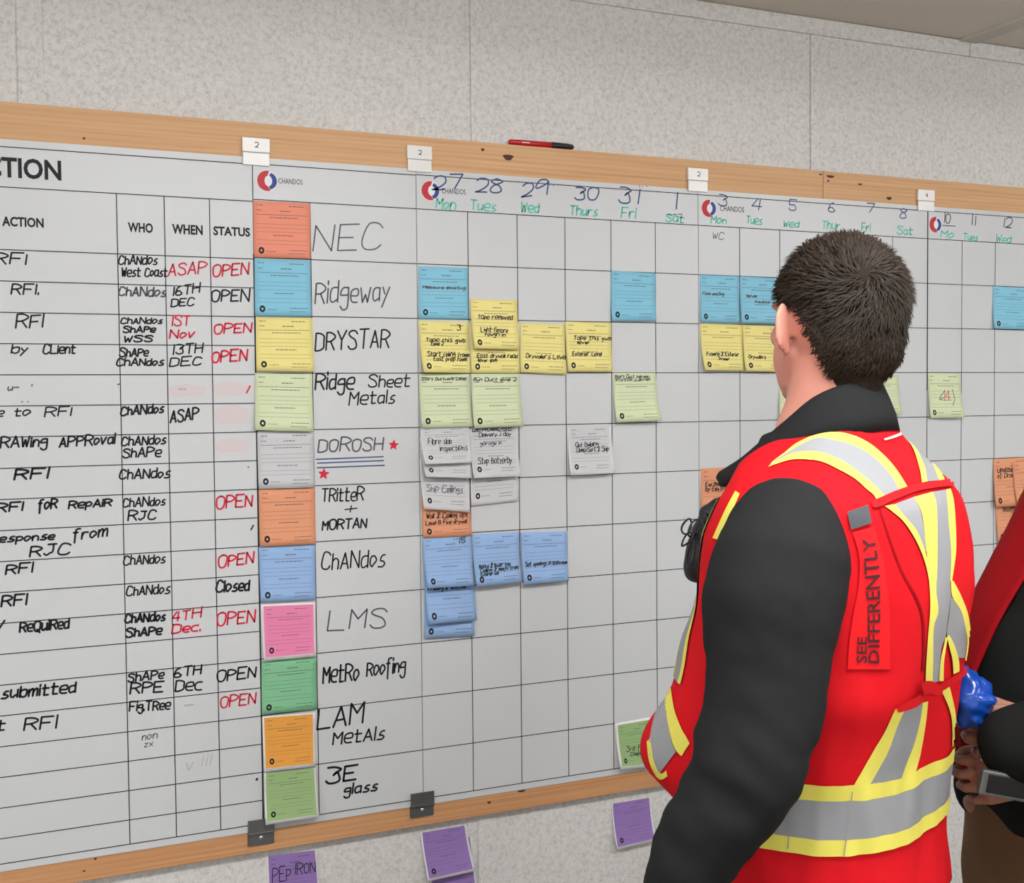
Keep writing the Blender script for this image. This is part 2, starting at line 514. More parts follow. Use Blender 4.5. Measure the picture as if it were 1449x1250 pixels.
# trade names
NM = [('NEC', 443, 355, 538, 353, 36, 'grey_ink', 1.7), ('Ridgeway', 446, 430, 550, 426, 30, 'grey_ink', 2), ('DRYSTAR', 446, 496, 550, 492, 26, 'black_ink', 2.2),
      ('Ridge', 446, 552, 500, 550, 22, 'black_ink', 2.4), ('Sheet', 521, 548, 579, 547, 16, 'black_ink', 2), ('Metals', 494, 573, 558, 570, 18, 'black_ink', 2),
      ('DOROSH', 450, 640, 541, 637, 18, 'grey_ink', 2), ('TRitteR', 455, 710, 514, 708, 18, 'black_ink', 2), ('+', 487, 726, 504, 724, 14, 'black_ink', 1.6),
      ('MORTAN', 456, 750, 518, 747, 13, 'black_ink', 2.2), ('ChANdos', 455, 806, 544, 802, 24, 'black_ink', 2), ('LMS', 463, 892, 545, 888, 28, 'grey_ink', 2),
      ('MetRo', 457, 968, 507, 962, 24, 'black_ink', 2.4), ('Roofing', 519, 957, 573, 951, 20, 'black_ink', 2.2), ('LAM', 449, 1032, 513, 1023, 28, 'black_ink', 2.6),
      ('MetAls', 471, 1054, 543, 1046, 18, 'black_ink', 2.2), ('3E', 461, 1110, 503, 1104, 22, 'black_ink', 2.8), ('glass', 487, 1125, 533, 1119, 14, 'black_ink', 2.4)]
for i, (t, a, b, c, d, h, ink, wd) in enumerate(NM):
    writing(nam, t, a, b, c, d, h, ink, wd, seed=i)
for j in range(3):
    writing(nam, '-', 449, 650 + 6 * j + 5, 544, 645 + 6.2 * j + 6, 10, 'blue_ink', 1.6, seed=j, slant=0, name='underline')
for (px, py, r) in ((557, 630, 8.5), (458, 671, 9)):
    c = at(px, py, YF - .0004); q = r * .00128
    vs = [(c.x + q * (1 if k % 2 == 0 else .45) * math.sin(k * math.pi / 5 + .1), YF - .0004, c.z + q * (1 if k % 2 == 0 else .45) * math.cos(k * math.pi / 5 + .1)) for k in range(10)]
    meshobj('star', vs + [(c.x, YF - .0004, c.z)], [(10, (k + 1) % 10, k) for k in range(10)], M['red_ink'], nam)

# dates
for sh, rows in ((wk1, [('27', 612, 268, 652, 268, 20), ('28', 673, 272, 709, 273, 19), ('29', 738, 279, 774, 275, 20), ('30', 813, 283, 845, 283, 17), ('31', 875, 287, 903, 289, 22), ('1', 951, 296, 957, 296, 22)]),
                 (wk2, [('3', 1016, 291, 1028, 292, 17), ('4', 1063, 296, 1077, 297, 16), ('5', 1116, 297, 1126, 298, 14), ('6', 1172, 299, 1181, 300, 13), ('7', 1225, 300, 1236, 301, 12), ('8', 1273, 308, 1282, 309, 14)]),
                 (wk3, [('10', 1333, 315, 1344, 316, 14), ('11', 1372, 318, 1380, 319, 14), ('12', 1417, 321, 1431, 322, 13)])):
    for (t, a, b, c, d, h) in rows:
        writing(sh, t, a, b, c, d, h, 'blue_ink' if h > 14.5 or sh is wk2 else 'grey_ink', 1.9 if a < 1000 else 1.4, seed=a)
writing(wk3, '-', 1334, 323, 1352, 324, 8, 'grey_ink', 1.1, slant=0)
writing(wk1, '---', 944, 307, 965, 306, 6, 'grey_ink', 1.0, slant=0)
writing(wk2, 'WC', 1008, 338, 1024, 339, 9, 'grey_ink', 1.0)
for sh, rows in ((wk1, [('Mon', 617, 295, 644, 298, 15), ('Tues', 665, 296, 701, 299, 14), ('Wed', 737, 299, 762, 301, 14), ('Thurs', 806, 304, 845, 306, 13), ('Fri', 879, 308, 899, 309, 14), ('Sat', 942, 313, 967, 315, 11)]),
                 (wk2, [('Mon', 1006, 316, 1027, 317, 10), ('Tues', 1056, 316, 1078, 318, 11), ('Wed', 1108, 321, 1130, 322, 9), ('Thur', 1163, 323, 1188, 325, 11), ('Fri', 1219, 327, 1231, 328, 12), ('Sat', 1269, 331, 1291, 332, 10)]),
                 (wk3, [('Mo', 1331, 336, 1349, 337, 10), ('Tues', 1363, 339, 1383, 341, 9), ('Wed', 1409, 342, 1430, 344, 10)])):
    for (t, a, b, c, d, h) in rows:
        writing(sh, t, a, b, c, d, h, 'teal_ink', 1.9 if a < 1000 else 1.6, seed=a)
for (px, py) in ((778, 262), (783, 263), (905, 264), (909, 265), (915, 264)):
    writing(wk1, '.', px, py, px + 1.5, py, 5, 'blue_ink', 1.2)

# action list
BK, RD, GY = 'black_ink', 'red_ink', 'grey_ink'
AL = [('RFI', -9, 373, 36, 374, 15, BK, 2.2), ('RFI.', 16, 416, 54, 417, 15, BK, 2.2), ('RFI', 22, 465, 60, 463, 18, BK, 2.2), ('by', 16, 500, 38, 500, 11, BK, 2), ('CLient', 61, 501, 106, 500, 12, BK, 2.2),
      ('e', -6, 590, 4, 589, 10, BK, 2), ('to', 20, 589, 42, 588, 11, BK, 2), ('RFI', 63, 590, 100, 588, 12, BK, 2), ('dRAWing', -10, 635, 66, 631, 14, BK, 2.4), ('APPRoval', 84, 633, 162, 628, 14, BK, 2.4),
      ('RFI', 20, 679, 67, 677, 15, BK, 2.8), ('RFI', -6, 725, 31, 723, 12, BK, 2.6), ('foR', 54, 722, 80, 719, 13, BK, 2.6), ('RepAiR', 97, 720, 157, 716, 10, BK, 2.4), ('Response', -16, 769, 76, 763, 10, BK, 2.4),
      ('from', 103, 764, 151, 759, 14, BK, 2.4), ('RJC', 42, 788, 98, 784, 14, BK, 2.4), ('RFI', 8, 813, 45, 810, 13, BK, 2.4), ('RFI', 2, 859, 37, 856, 15, BK, 2.6), ('/', -3, 893, 5, 892, 12, BK, 2.4),
      ('ReQuiRed', 28, 895, 97, 889, 14, BK, 2.6), ('submitted', 2, 989, 106, 980, 15, BK, 2.6), ('t', -4, 1034, 6, 1033, 14, BK, 2.4), ('RFI', 34, 1034, 79, 1030, 18, BK, 2.4),
      ('ChANdos', 168, 374, 222, 374, 12, BK, 2), ('West Coast', 172, 391, 236, 391, 12, BK, 2), ('ChANdos', 168, 418, 234, 420, 12, GY, 2.2), ('ChANdos', 171, 458, 229, 458, 8, BK, 2), ('ShAPe', 174, 471, 219, 470, 8, BK, 2.2),
      ('WSS', 175, 484, 215, 483, 8, BK, 2.2), ('ShAPe', 169, 505, 209, 504, 11, BK, 2.2), ('ChANdos', 165, 518, 231, 517, 10, BK, 2.2), ('ChANdos', 171, 588, 231, 584, 12, BK, 2.4), ('ChANdos', 172, 631, 234, 628, 12, BK, 2.2),
      ('ShAPe', 174, 648, 227, 646, 13, BK, 2.2), ('ChANdos', 169, 678, 240, 676, 13, BK, 2.2), ('ChANdos', 174, 718, 233, 715, 12, BK, 2), ('RJC', 181, 737, 220, 735, 13, BK, 2.2), ('ChANdos', 175, 800, 233, 797, 13, BK, 2),
      ('ChANdos', 179, 843, 240, 840, 13, BK, 2), ('ChANdos', 177, 882, 233, 878, 12, BK, 2.6), ('ShAPe', 178, 902, 228, 898, 12, BK, 2.6), ('ShAPe', 181, 966, 231, 960, 12, BK, 2.2), ('RPE', 184, 982, 230, 979, 14, BK, 2.4),
      ('Fig.TRee', 183, 1007, 240, 1004, 13, BK, 2.2),
      ('ASAP', 238, 390, 291, 387, 17, RD, 2), ('16TH', 241, 419, 282, 414, 13, BK, 2), ('DEC', 242, 434, 274, 432, 10, BK, 2), ('1ST', 239, 461, 268, 460, 13, RD, 2), ('Nov', 240, 479, 274, 478, 12, RD, 2.2),
      ('13TH', 240, 502, 286, 499, 14, BK, 2), ('DEC', 240, 519, 284, 516, 12, BK, 2), ('ASAP', 241, 598, 280, 593, 17, BK, 2.4), ('4TH', 243, 880, 284, 874, 14, RD, 2), ('Dec.', 243, 897, 283, 893, 12, RD, 2.2),
      ('6TH', 246, 959, 284, 954, 13, BK, 2.2), ('Dec', 248, 979, 285, 976, 15, BK, 2.2),
      ('OPEN', 301, 392, 351, 388, 16, RD, 2.2), ('OPEN', 299, 427, 352, 426, 16, BK, 2.2), ('OPEN', 303, 473, 355, 470, 13, RD, 2.2), ('OPEN', 300, 513, 349, 510, 15, RD, 2.4), ('OPEN', 306, 720, 356, 717, 16, RD, 2.2),
      ('OPEN', 309, 804, 358, 797, 16, RD, 2.2), ('Closed', 306, 838, 352, 836, 15, BK, 2.6), ('OPEN', 307, 886, 360, 880, 18, RD, 2.2), ('OPEN', 307, 965, 361, 959, 15, BK, 2.2), ('OPEN', 312, 1002, 361, 996, 15, RD, 2)]
for i, (t, a, b, c, d, h, ink, wd) in enumerate(AL):
    writing(act, t, a, b, c, d, h, ink, wd, seed=i * 3)
for (t, a, b, c, d, h, ink, wd) in [("/", 349, 556, 353, 555, 8, RD, 2), ('.', 351, 662, 353, 662, 6, GY, 1.6), ('/', 355, 750, 358, 750, 6, BK, 1.8), ('.', 363, 1104, 366, 1104, 7, BK, 3), ('u-', 11, 553, 26, 552, 8, GY, 1.8), ("'", 43, 556, 45, 552, 6, GY, 1.6),
                                    ('..', 31, 569, 39, 569, 4, GY, 1.4), ("~", 166, 547, 170, 546, 5, GY, 1.6), ('non', 201, 1048, 222, 1045, 10, GY, 1.2), ('zx', 204, 1058, 216, 1056, 8, GY, 1.0), ('V', 262, 1091, 272, 1090, 10, 'pale_ink', 1.2), ('lil', 285, 1085, 297, 1083, 14, 'pale_ink', 1.0),
                                    ('-', 252, 555, 262, 555, 8, 'pale_ink', 2), ('-', 260, 1003, 272, 1002, 8, 'pale_ink', 2)]:
    writing(act, t.replace('~', '-'), a, b, c, d, h, ink, wd, seed=7)
# wiped, faintly stained cells
for (a, b, c, d, mm) in ((301, 541, 352, 560, 'pink_smudge'), (303, 574, 352, 600, 'pink_smudge'), (303, 622, 353, 640, 'pink_smudge'), (238, 545, 292, 562, 'pink_smudge')):
    p, q = at(a, b), at(c, d)
    n = 20
    vs = [((p.x + q.x) / 2 + (q.x - p.x) / 2 * math.copysign(abs(math.cos(t)) ** .7, math.cos(t)), YF - .0002, (p.z + q.z) / 2 + (p.z - q.z) / 2 * math.copysign(abs(math.sin(t)) ** .7, math.sin(t)) * (1 + .15 * math.sin(5 * t))) for t in [k * math.tau / n for k in range(n)]]
    meshobj('smudge', vs, [tuple(range(n))], M[mm], act)

# ------------------------------------------------------------------ clips and pen
for i, (px, py, txt, dg) in enumerate(((362.5, 215, 'white plastic clip marked 2 at the joint above the coral card', '2'), (594, 225, 'white plastic clip with a small 2 above the 27 logo', '2'),
                                   (988, 255, 'white plastic clip with a small 2 above the sheet headed 3', '2'), (1311, 284, 'shiny white plastic clip at the joint above the man, right of his head', '4'))):
    c = at(px, py, -.004)
    r = empty('board_clip', (c.x, -.001, c.z), txt, 'clip', 'white plastic clips')
    wx = .0245
    # upper plate screwed to the rail, lower lip over the sheets, pressed together at the waist
    bm = bmesh.new(); box(bm, c.x - wx, c.x + wx, -.0045, .002, c.z - .0005, c.z + .0245, .0012); bm_obj('mounting_plate', bm, M['plastic'], r)
    bm = bmesh.new(); box(bm, c.x - wx + .001, c.x + wx - .001, -.0040, -.0006, c.z - .0235, c.z - .0015, .0012); bm_obj('clamp_lip', bm, M['plastic'], r)
    box_obj('groove', c.x - wx + .001, c.x + wx - .001, -.0035, -.0008, c.z - .002, c.z, M['seam'], r)
    bm = bmesh.new()
    st, adv = hand_strokes(dg, random.Random(i), 0)
    vs, fs = [], []
    for s in st:
        v, f = ribbon([(c.x - .002 + a * .008, c.z + .008 + b * .008) for a, b in s], .0014)
        k = len(vs); vs += [(p[0], -.0048, p[1]) for p in v]; fs += [tuple(q + k for q in g) for g in f]
    bm.free()
    meshobj('number', vs, fs, M['black_ink'], r)
for (px, py, txt, rot) in ((370, 1178, 'grey metal clip on the bottom rail, below the olive green card', .0), (598, 1139, 'grey metal clip with a bright screw on the bottom rail, above the purple cards', 0)):
    c = at(px, py, -.005)
    r = empty('metal_clip', (c.x, -.001, c.z), txt, 'clip', 'metal clips on the bottom rail')
    wx = .0235
    bm = bmesh.new(); box(bm, c.x - wx, c.x + wx, -.0025, .002, c.z - .0235, c.z - .001, .0008); bm_obj('mounting_plate', bm, M['steel'], r)
    bm = bmesh.new(); box(bm, c.x - wx, c.x + wx, -.0075, -.0022, c.z - .003, c.z + .0005, .0008); bm_obj('fold', bm, M['steel'], r)
    bm = bmesh.new(); box(bm, c.x - wx, c.x + wx, -.0060, -.0042, c.z - .001, c.z + .0235, .0006)
    bm_obj('clamp_lip', bm, M['steel'], r)
    bm = bmesh.new(); bmesh.ops.create_uvsphere(bm, u_segments=14, v_segments=8, radius=.0038, matrix=Matrix.Translation((c.x, -.0028, c.z - .0105)) @ Matrix.Diagonal((1, .55, 1, 1)))
    bm_obj('screw', bm, M['screw'], r, True)


def lathe(name, prof, A, B, m, parent, n=16):
    """profile (t, radius) turned about the axis A-B"""
    A, B = Vector(A), Vector(B)
    ax = (B - A)
    z = ax.normalized(); x = z.orthogonal().normalized(); y = z.cross(x)
    vs, fs = [], []
    for t, r in prof:
        c = A + ax * t
        vs += [c + x * (r * math.cos(k * math.tau / n)) + y * (r * math.sin(k * math.tau / n)) for k in range(n)]
    for i in range(len(prof) - 1):
        for k in range(n):
            a = i * n + k; b = i * n + (k + 1) % n
            fs.append((a, b, b + n, a + n))
    fs.append(tuple(range(n - 1, -1, -1))); fs.append(tuple(range((len(prof) - 1) * n, len(prof) * n)))
    return meshobj(name, vs, fs, m, parent, True)


PYP = .0105
p0 = at(720, 199, PYP); p1 = at(812, 204, PYP); pz = 2.0295 + .0066
r = empty('marker_pen', (p0.x, PYP, 2.0295), 'red marker pen with a black cap lying on top of the top rail', 'marker')
L_ = p1.x - p0.x
tp = .0004
lathe('barrel', [(0, .0025), (.02, .0048), (.3, .0058), (1, .0062)], (p0.x, PYP, pz), (p0.x + L_ * .66, PYP, pz), M['pen_red'], r)
lathe('cap', [(0, .0066), (.7, .0064), (.92, .0050), (1, .002)], (p0.x + L_ * .64, PYP, pz), (p1.x, PYP, pz), M['pen_black'], r)
box_obj('pocket_clip', p0.x + L_ * .72, p0.x + L_ * .96, PYP - .0085, PYP - .0058, pz - .0012, pz + .0014, M['pen_black'], r, bev=.0006)
box_obj('barrel_print', p0.x + L_ * .18, p0.x + L_ * .30, PYP - .0061, PYP - .0050, pz - .0009, pz + .0009, M['paper'], r)

# ------------------------------------------------------------------ cards
def card(color, TL, TR, BR, BL, lift=(.002, .002), label='', group='', layer=0, border=None, notes=(), top=0.0, Ywall=0.0, folds=0.0):
    """one paper card: four photograph corners, how far each lower corner stands off, printed rules, logo ring, handwriting"""
    base = Ywall - (.0006 + .0011 * layer)
    lift = (lift[0] * 1.9 + .001, lift[1] * 1.9 + .001)
    c = [at(*TL, base - top), at(*TR, base - top), at(*BR, base - lift[1]), at(*BL, base - lift[0])]
    def P(u, v, h=0.0):
        a = c[0].lerp(c[1], u); b = c[3].lerp(c[2], u)
        x = a.x + (b.x - a.x) * v; z = a.z + (b.z - a.z) * v
        ya = a.y; yb = b.y
        y = ya + (yb - ya) * v ** 2.2 + folds * math.sin(v * 3.1) * (u - .5)
        return (x, y - h, z)
    nm = {'coral': 'note_card', }.get(color, 'note_card')
    mid = P(.5, 0)
    r = empty(nm, (mid[0], mid[1], mid[2]), label, 'note card', group)
    N = 8
    vs = [P(i / N, j / N) for j in range(N + 1) for i in range(N + 1)]
    nb = len(vs)
    vs += [(x, y + .0004, z) for x, y, z in vs]
    fs = []
    for j in range(N):
        for i in range(N):
            a = j * (N + 1) + i
            fs.append((a, a + N + 1, a + N + 2, a + 1)); fs.append((a + nb, a + nb + 1, a + nb + N + 2, a + nb + N + 1))
    for i in range(N):
        for (a, b) in ((i, i + 1), (N * (N + 1) + i + 1, N * (N + 1) + i), ((i + 1) * (N + 1), i * (N + 1)), (i * (N + 1) + N, (i + 1) * (N + 1) + N)):
            fs.append((a, b, b + nb, a + nb))
    full = border is None
    meshobj('card', vs, fs, M['note_' + color] if full else M['paper'], r, True)
    u0, u1, v0, v1 = (0, 1, 0, 1) if full else border
    mapuv = lambda u, v, h: P(u0 + (u1 - u0) * u, v0 + (v1 - v0) * v, h)
    if not full:
        vs = [mapuv(i / N, j / N, .0002) for j in range(N + 1) for i in range(N + 1)]
        meshobj('colour_print', vs, [(j * (N + 1) + i, (j + 1) * (N + 1) + i, (j + 1) * (N + 1) + i + 1, j * (N + 1) + i + 1) for j in range(N) for i in range(N)], M['note_' + color], r, True)
    # printed form: rules and lines of tiny type
    rnd = random.Random(hash((TL, BR)) & 0xffff)
    vs, fs = [], []
    def stroke(path, wd, h, V, F):
        v, f = ribbon(path, wd, False)
        k = len(V); V += [mapuv(min(1, max(0, a)), min(1, max(0, b)), h) for a, b in v]; F += [tuple(q + k for q in g) for g in f]
    for (a, b, v, wd) in ((.06, .17, .07, .012), (.62, .88, .075, .012), (.06, .15, .16, .011), (.46, .66, .165, .014), (.05, .95, .235, .007), (.28, .78, .285, .012), (.06, .94, .40, .004), (.06, .94, .47, .004),
                          (.06, .94, .54, .004), (.34, .70, .60, .012), (.06, .94, .69, .004), (.06, .94, .76, .004), (.22, .38, .885, .009), (.62, .93, .86, .011), (.60, .90, .92, .008)):
        n = max(2, int((b - a) / .06))
        if wd > .008:
            x = a
            while x < b:
                e = min(b, x + rnd.uniform(.03, .07)); stroke([(x, v), (e, v)], wd, .0004, vs, fs); x = e + .012
        else:
            stroke([(a + (b - a) * k / n, v) for k in range(n + 1)], wd, .0004, vs, fs)
    meshobj('printed_form', vs, fs, M['print'], r)
    vs = [mapuv(.13 + .048 * s * math.cos(t), .875 + .058 * s * math.sin(t), .0005) for s in (1.06, .38) for t in [k * math.tau / 16 for k in range(16)]]
    meshobj('logo_ring', vs, [(k, (k + 1) % 16, 16 + (k + 1) % 16, 16 + k) for k in range(16)], M['line'], r)
    for (t, a, v, b, h, ink) in notes:
        st, adv = hand_strokes(t, random.Random(sum(map(ord, t)) + int(TL[0])), .15, .2)
        vs, fs = [], []
        for s in st:
            stroke([(a + x / adv * (b - a), v - y * h) for x, y in s], .017, .0006, vs, fs)
        meshobj('handwriting', vs, fs, M[ink], r)
    return r


BD = (.035, .955, .0, .95)
K = 'black_ink'
G1 = 'cards in the left column, one per trade'
card('coral', (358, 284), (439, 288), (440, 366.5), (359.5, 364), (.001, .001), 'coral note card at the top of the left card column, beside NEC', G1)
card('blue', (360, 366), (439.5, 369), (441, 448), (361, 447), (.002, .002), 'sky blue note card beside Ridgeway, second in the left column', G1)
card('yellow', (362, 449), (442, 450), (445, 526), (363, 525), (.003, .003), 'yellow note card beside DRYSTAR, third in the left column', G1)
card('green', (361, 528), (442, 530), (444, 611), (361, 609), (.004, .004), 'pale green note card beside Ridge Sheet Metals', G1)
card('white', (364, 612), (444, 610), (445, 690), (366, 692), (.002, .002), 'white note card beside the starred, underlined name', G1)
card('orange', (366, 693), (446, 690), (447, 770), (368, 774), (.002, .002), 'brownish orange note card beside Tritter + Morton', G1)
card('mid_blue', (366, 774), (446, 771), (447, 849), (369, 853), (.002, .002), 'mid blue note card beside Chandos in the left column', G1)
card('pink', (369.5, 856), (446.5, 853), (448, 929), (373, 936), (.003, .003), 'pink note card with a white margin, beside LMS', G1, border=(.04, .96, .03, .94))
card('leaf', (370, 937), (448, 930), (448.5, 1004), (370.5, 1012), (.002, .002), 'leaf green note card beside Metro Roofing', G1)
card('amber', (371, 1015), (446, 1009), (447, 1085), (374, 1093), (.003, .003), 'amber note card with a white margin, beside LAM Metals', G1, border=(.035, .955, .02, .94))
card('olive', (374, 1095), (447, 1087), (452, 1157), (376, 1168), (.005, .005), 'olive green note card lowest in the left column, beside 3E glass', G1, border=(.03, .96, .0, .94), layer=7)
G2 = 'purple cards on the wall under the board'
card('purple', (377, 1212), (448.5, 1203), (456, 1285), (381, 1297), (.003, .003), 'purple note card under the left column, lettered PEP IRON', G2, border=BD, Ywall=WY, notes=(('PEP', .06, .48, .44, .24, K), ('IRON', .55, .40, .97, .20, K)))
card('purple', (600, 1196), (668, 1184), (676, 1262), (613, 1275), (.002, .002), 'lower purple note card, showing below the purple card in the middle', G2, border=BD, Ywall=WY)
card('purple', (595, 1179), (660, 1168), (673, 1233), (606, 1248), (.008, .008), 'purple note card on the wall under the metal clip with the bright screw', G2, border=BD, Ywall=WY, layer=1)
card('purple', (865, 1138), (921, 1129), (929, 1190), (873, 1203), (.006, .006), 'purple note card on the wall just left of the near man\'s elbow', G2, border=BD, Ywall=WY)
G3 = 'cards on the sheet headed 27 to 1'
card('blue', (592, 377), (662, 379), (663, 452), (593, 451), (.001, .001), 'sky blue note card in the first day column under 27', G3, notes=(('Measure existing', .08, .42, .94, .05, 'grey_ink'),))
card('blue', (865, 383), (928, 387), (929, 454), (866, 454), (.003, .003), 'sky blue note card on its own near the top of the column under 31', G3)
card('yellow', (592, 454), (664, 456), (666, 528), (600, 527), (.008, .002), 'leftmost yellow note card of the yellow row, with a curled lower left corner', G3, notes=(('3', .74, .16, .82, .10, K), ('Tape this gwb', .12, .40, .90, .08, K), ('Level 2', .22, .47, .46, .07, K), ('Start ceiling frame', .12, .68, .98, .08, K), ('East prep room', .24, .77, .92, .08, K)))
card('yellow', (666, 455), (734, 457), (736, 528), (667, 528), (.002, .002), 'lower yellow note card under 28, partly covered by another yellow card', G3, notes=(('East drywall read', .12, .70, .95, .08, K), ('level 1pm', .14, .78, .52, .06, K)))
card('yellow', (736, 457), (799, 459), (802, 530), (737, 527), (.003, .003), 'yellow note card under 29 in the yellow row', G3, notes=(('Drywallers Level', .12, .70, .99, .08, K),))
card('yellow', (800, 455), (865, 457), (867, 526), (804, 526), (.003, .003), 'rightmost yellow note card of the middle sheet, under 30', G3, notes=(('Tape this gwb', .16, .36, .98, .08, K), ('level', .24, .44, .48, .06, K), ('Exterior Level', .12, .68, .76, .09, K)), layer=1)
card('yellow', (665, 423), (732, 425), (735, 495), (672, 493), (.007, .003), 'raised yellow note card under 28, pinned over the lower yellow one', G3, layer=2, notes=(('Tape removed', .14, .40, .88, .09, K), ('Light fixture', .18, .66, .76, .09, K), ('rough in', .26, .74, .7, .07, K)))
card('green', (593, 529), (664, 529), (669, 604), (597, 606), (.004, .004), 'pale green note card in the first day column', G3, layer=1, notes=(('Start Ductwork Level', .04, .12, .92, .05, 'grey_ink'),))
card('green', (667, 529), (735, 529), (741, 603), (671, 606), (.006, .006), 'pale green note card in the second day column', G3, layer=2, notes=(('Run Duct level 2', .04, .14, .92, .06, 'grey_ink'),))
card('green', (867, 528), (928, 528), (937, 595), (873, 598), (.006, .009), 'pale green note card under 31, tilted off the sheet', G3, notes=(('Start Duct top out', .04, .1, .82, .06, 'grey_ink'), ('Install Level', .06, .16, .84, .06, 'grey_ink')))
WB = (.02, .97, 0, .95)
card('orange', (596, 690), (664, 690), (668, 758), (599, 762), (.002, .003), 'orange note card showing below a stack of white ones', G3, layer=0, notes=(('Wall & Ceiling opt', .08, .62, .94, .1, K), ('Level B Fire drywall', .06, .74, .9, .07, K)))
card('white', (594, 650), (663, 650), (665, 725), (600, 720), (.006, .003), 'lowest white note card of the left stack, reading ship ceilings', G3, layer=1, border=WB, notes=(('Ship Ceilings', .08, .68, .88, .13, 'grey_ink'),))
card('white', (594, 620), (664, 615), (668, 677), (603, 675), (.010, .006), 'middle white note card of the left stack, mostly covered', G3, layer=3, border=WB, notes=(('on 27th', .2, .62, .7, .1, K),))
card('white', (595, 605), (664, 603), (668, 655), (602, 657), (.012, .006), 'topmost white note card of the left stack, under the pale green card', G3, layer=5, border=WB, notes=(('Fibre slab', .12, .50, .62, .16, K), ('inspections', .36, .70, .96, .16, K)))
card('white', (666, 640), (731, 638), (733, 709), (667, 716), (.002, .002), 'lower white note card in the second day column', G3, layer=0, border=WB, notes=(('Fire tape', .12, .50, .64, .13, K),))
card('white', (664, 607), (732, 605), (737, 674), (671, 677), (.010, .006), 'upper white note card in the second day column, with three lines of writing', G3, layer=2, border=WB, notes=(('DEMOBILISE', .04, .06, .92, .08, K), ('Delivery 1 day', .18, .18, .88, .08, K), ('garage in', .2, .36, .66, .07, 'grey_ink'), ('Stop Batterby', .12, .76, .86, .12, K)))
card('white', (804, 605), (865, 602), (871, 670), (808, 673), (.008, .006), 'white note card on its own in the column under 30', G3, border=(.03, .95, 0, .95), notes=(('Out building', .14, .44, .7, .1, K), ('Demo/Sort & Ship', .16, .56, .95, .1, K)))
card('mid_blue', (601, 828), (668, 823), (672, 900), (601, 904), (.002, .002), 'lowest mid blue note card of the overlapping blue three', G3, layer=0)
card('mid_blue', (599, 800), (670, 795), (675, 878), (607, 884), (.008, .004), 'middle one of the overlapping mid blue note cards, with a written top edge', G3, layer=1, notes=(('Framing & scaffold', .06, .44, .82, .08, K),))
card('mid_blue', (598, 762), (667, 756), (671, 829), (606, 833), (.010, .006), 'first mid blue note card of the blue row, with 15 written at its top', G3, layer=3, notes=(('15', .7, .16, .86, .13, K),))
card('mid_blue', (668, 757), (735, 753), (738, 824), (675, 831), (.008, .006), 'second mid blue note card of the blue row', G3, layer=2, notes=(('Board & lower top', .1, .66, .78, .07, K), ('Ceiling & mech trim', .12, .74, .94, .07, K), ('Exterior wall', .12, .81, .5, .06, K)))
card('mid_blue', (737, 754), (803, 752), (805, 822), (742, 828), (.006, .006), 'third mid blue note card of the blue row, under 29', G3, layer=1, notes=(('Set openings in bathroom', .06, .66, .98, .08, K),))
card('olive', (870, 1024), (922, 1015), (926, 1085), (878, 1090), (.006, .006), 'dark green note card at the lower right of the middle sheet, beside the vest pocket', G3, border=(.07, 1, .05, .94), notes=(('3rd floor', .18, .66, .9, .12, K), ('Complete', .3, .78, .8, .09, K)))
G4 = 'cards on the sheet headed 3 to 8'
card('blue', (990.5, 389), (1046, 391), (1047, 457), (992, 456), (.002, .002), 'sky blue note card in the first column under 3', G4, notes=(('Finish existing', .06, .42, .6, .06, 'grey_ink'),))
card('blue', (1047, 391), (1105, 394), (1106, 458), (1050, 457), (.004, .004), 'sky blue note card under 4, left of the man\'s head', G4, notes=(('Start area', .15, .44, .4, .05, 'grey_ink'), ('Insulate wall', .36, .56, .9, .05, 'grey_ink')))
card('yellow', (990.5, 458), (1051, 460), (1054, 525), (998, 524), (.008, .003), 'yellow note card under 3, left of the man\'s face', G4, notes=(('Framing & Exterior', .1, .68, .88, .07, K), ('Primer', .38, .78, .64, .06, K)))
card('yellow', (1051, 460), (1112, 462), (1114, 527), (1056, 525), (.006, .003), 'yellow note card partly hidden by the man\'s cheek', G4, layer=1, notes=(('Drywallers', .1, .72, .5, .07, K),))
card('green', (1103, 531), (1158, 531), (1160, 600), (1104, 602), (.004, .004), 'pale green note card, only a sliver visible left of the man\'s neck', G4)
card('green', (1214, 530), (1271, 531), (1277, 586), (1219, 588), (.004, .005), 'pale green note card showing behind the man\'s collar, right of his neck', G4)
card('orange', (992, 663), (1052, 661), (1058, 735), (993, 738), (.003, .003), 'orange note card behind the black pouch on the man\'s chest', G4, notes=(('Exp Roundtable Run', .1, .34, .96, .07, K), ('by Electrical Supply', .1, .44, .96, .07, K)))
G5 = 'cards on the sheet headed 10 to 12'
card('green', (1313, 528), (1359, 529), (1366, 591), (1317, 592), (.003, .007), 'pale green note card with a circled number in the column under 10', G5, notes=(('14', .40, .62, .62, .20, 'red_ink'), ('(', .30, .70, .40, .36, 'grey_ink'), (')', .66, .70, .76, .36, 'grey_ink')))
card('blue', (1405, 405), (1458, 408), (1459, 467), (1407, 465), (.003, .003), 'sky blue note card at the right edge, in the column under 12', G5)
card('orange', (1408, 700), (1458, 697), (1464, 765), (1413, 769), (.003, .003), 'lower orange note card at the right edge, left of the second person', G5, notes=(('Bathrooms', .2, .36, .9, .08, K),))
card('orange', (1406, 650), (1456, 647), (1460, 714), (1410, 718), (.005, .005), 'upper orange note card at the right edge of the picture', G5, layer=2, notes=(('Update Ship', .1, .28, .8, .09, K), ('of Drawings', .1, .40, .8, .09, K)))
card('orange', (1433, 655), (1484, 650), (1492, 716), (1442, 722), (.008, .005), 'third orange note card, overlapping the upper one at the right edge', G5, layer=4)

# ================================================================== people
from mathutils import noise as NZ

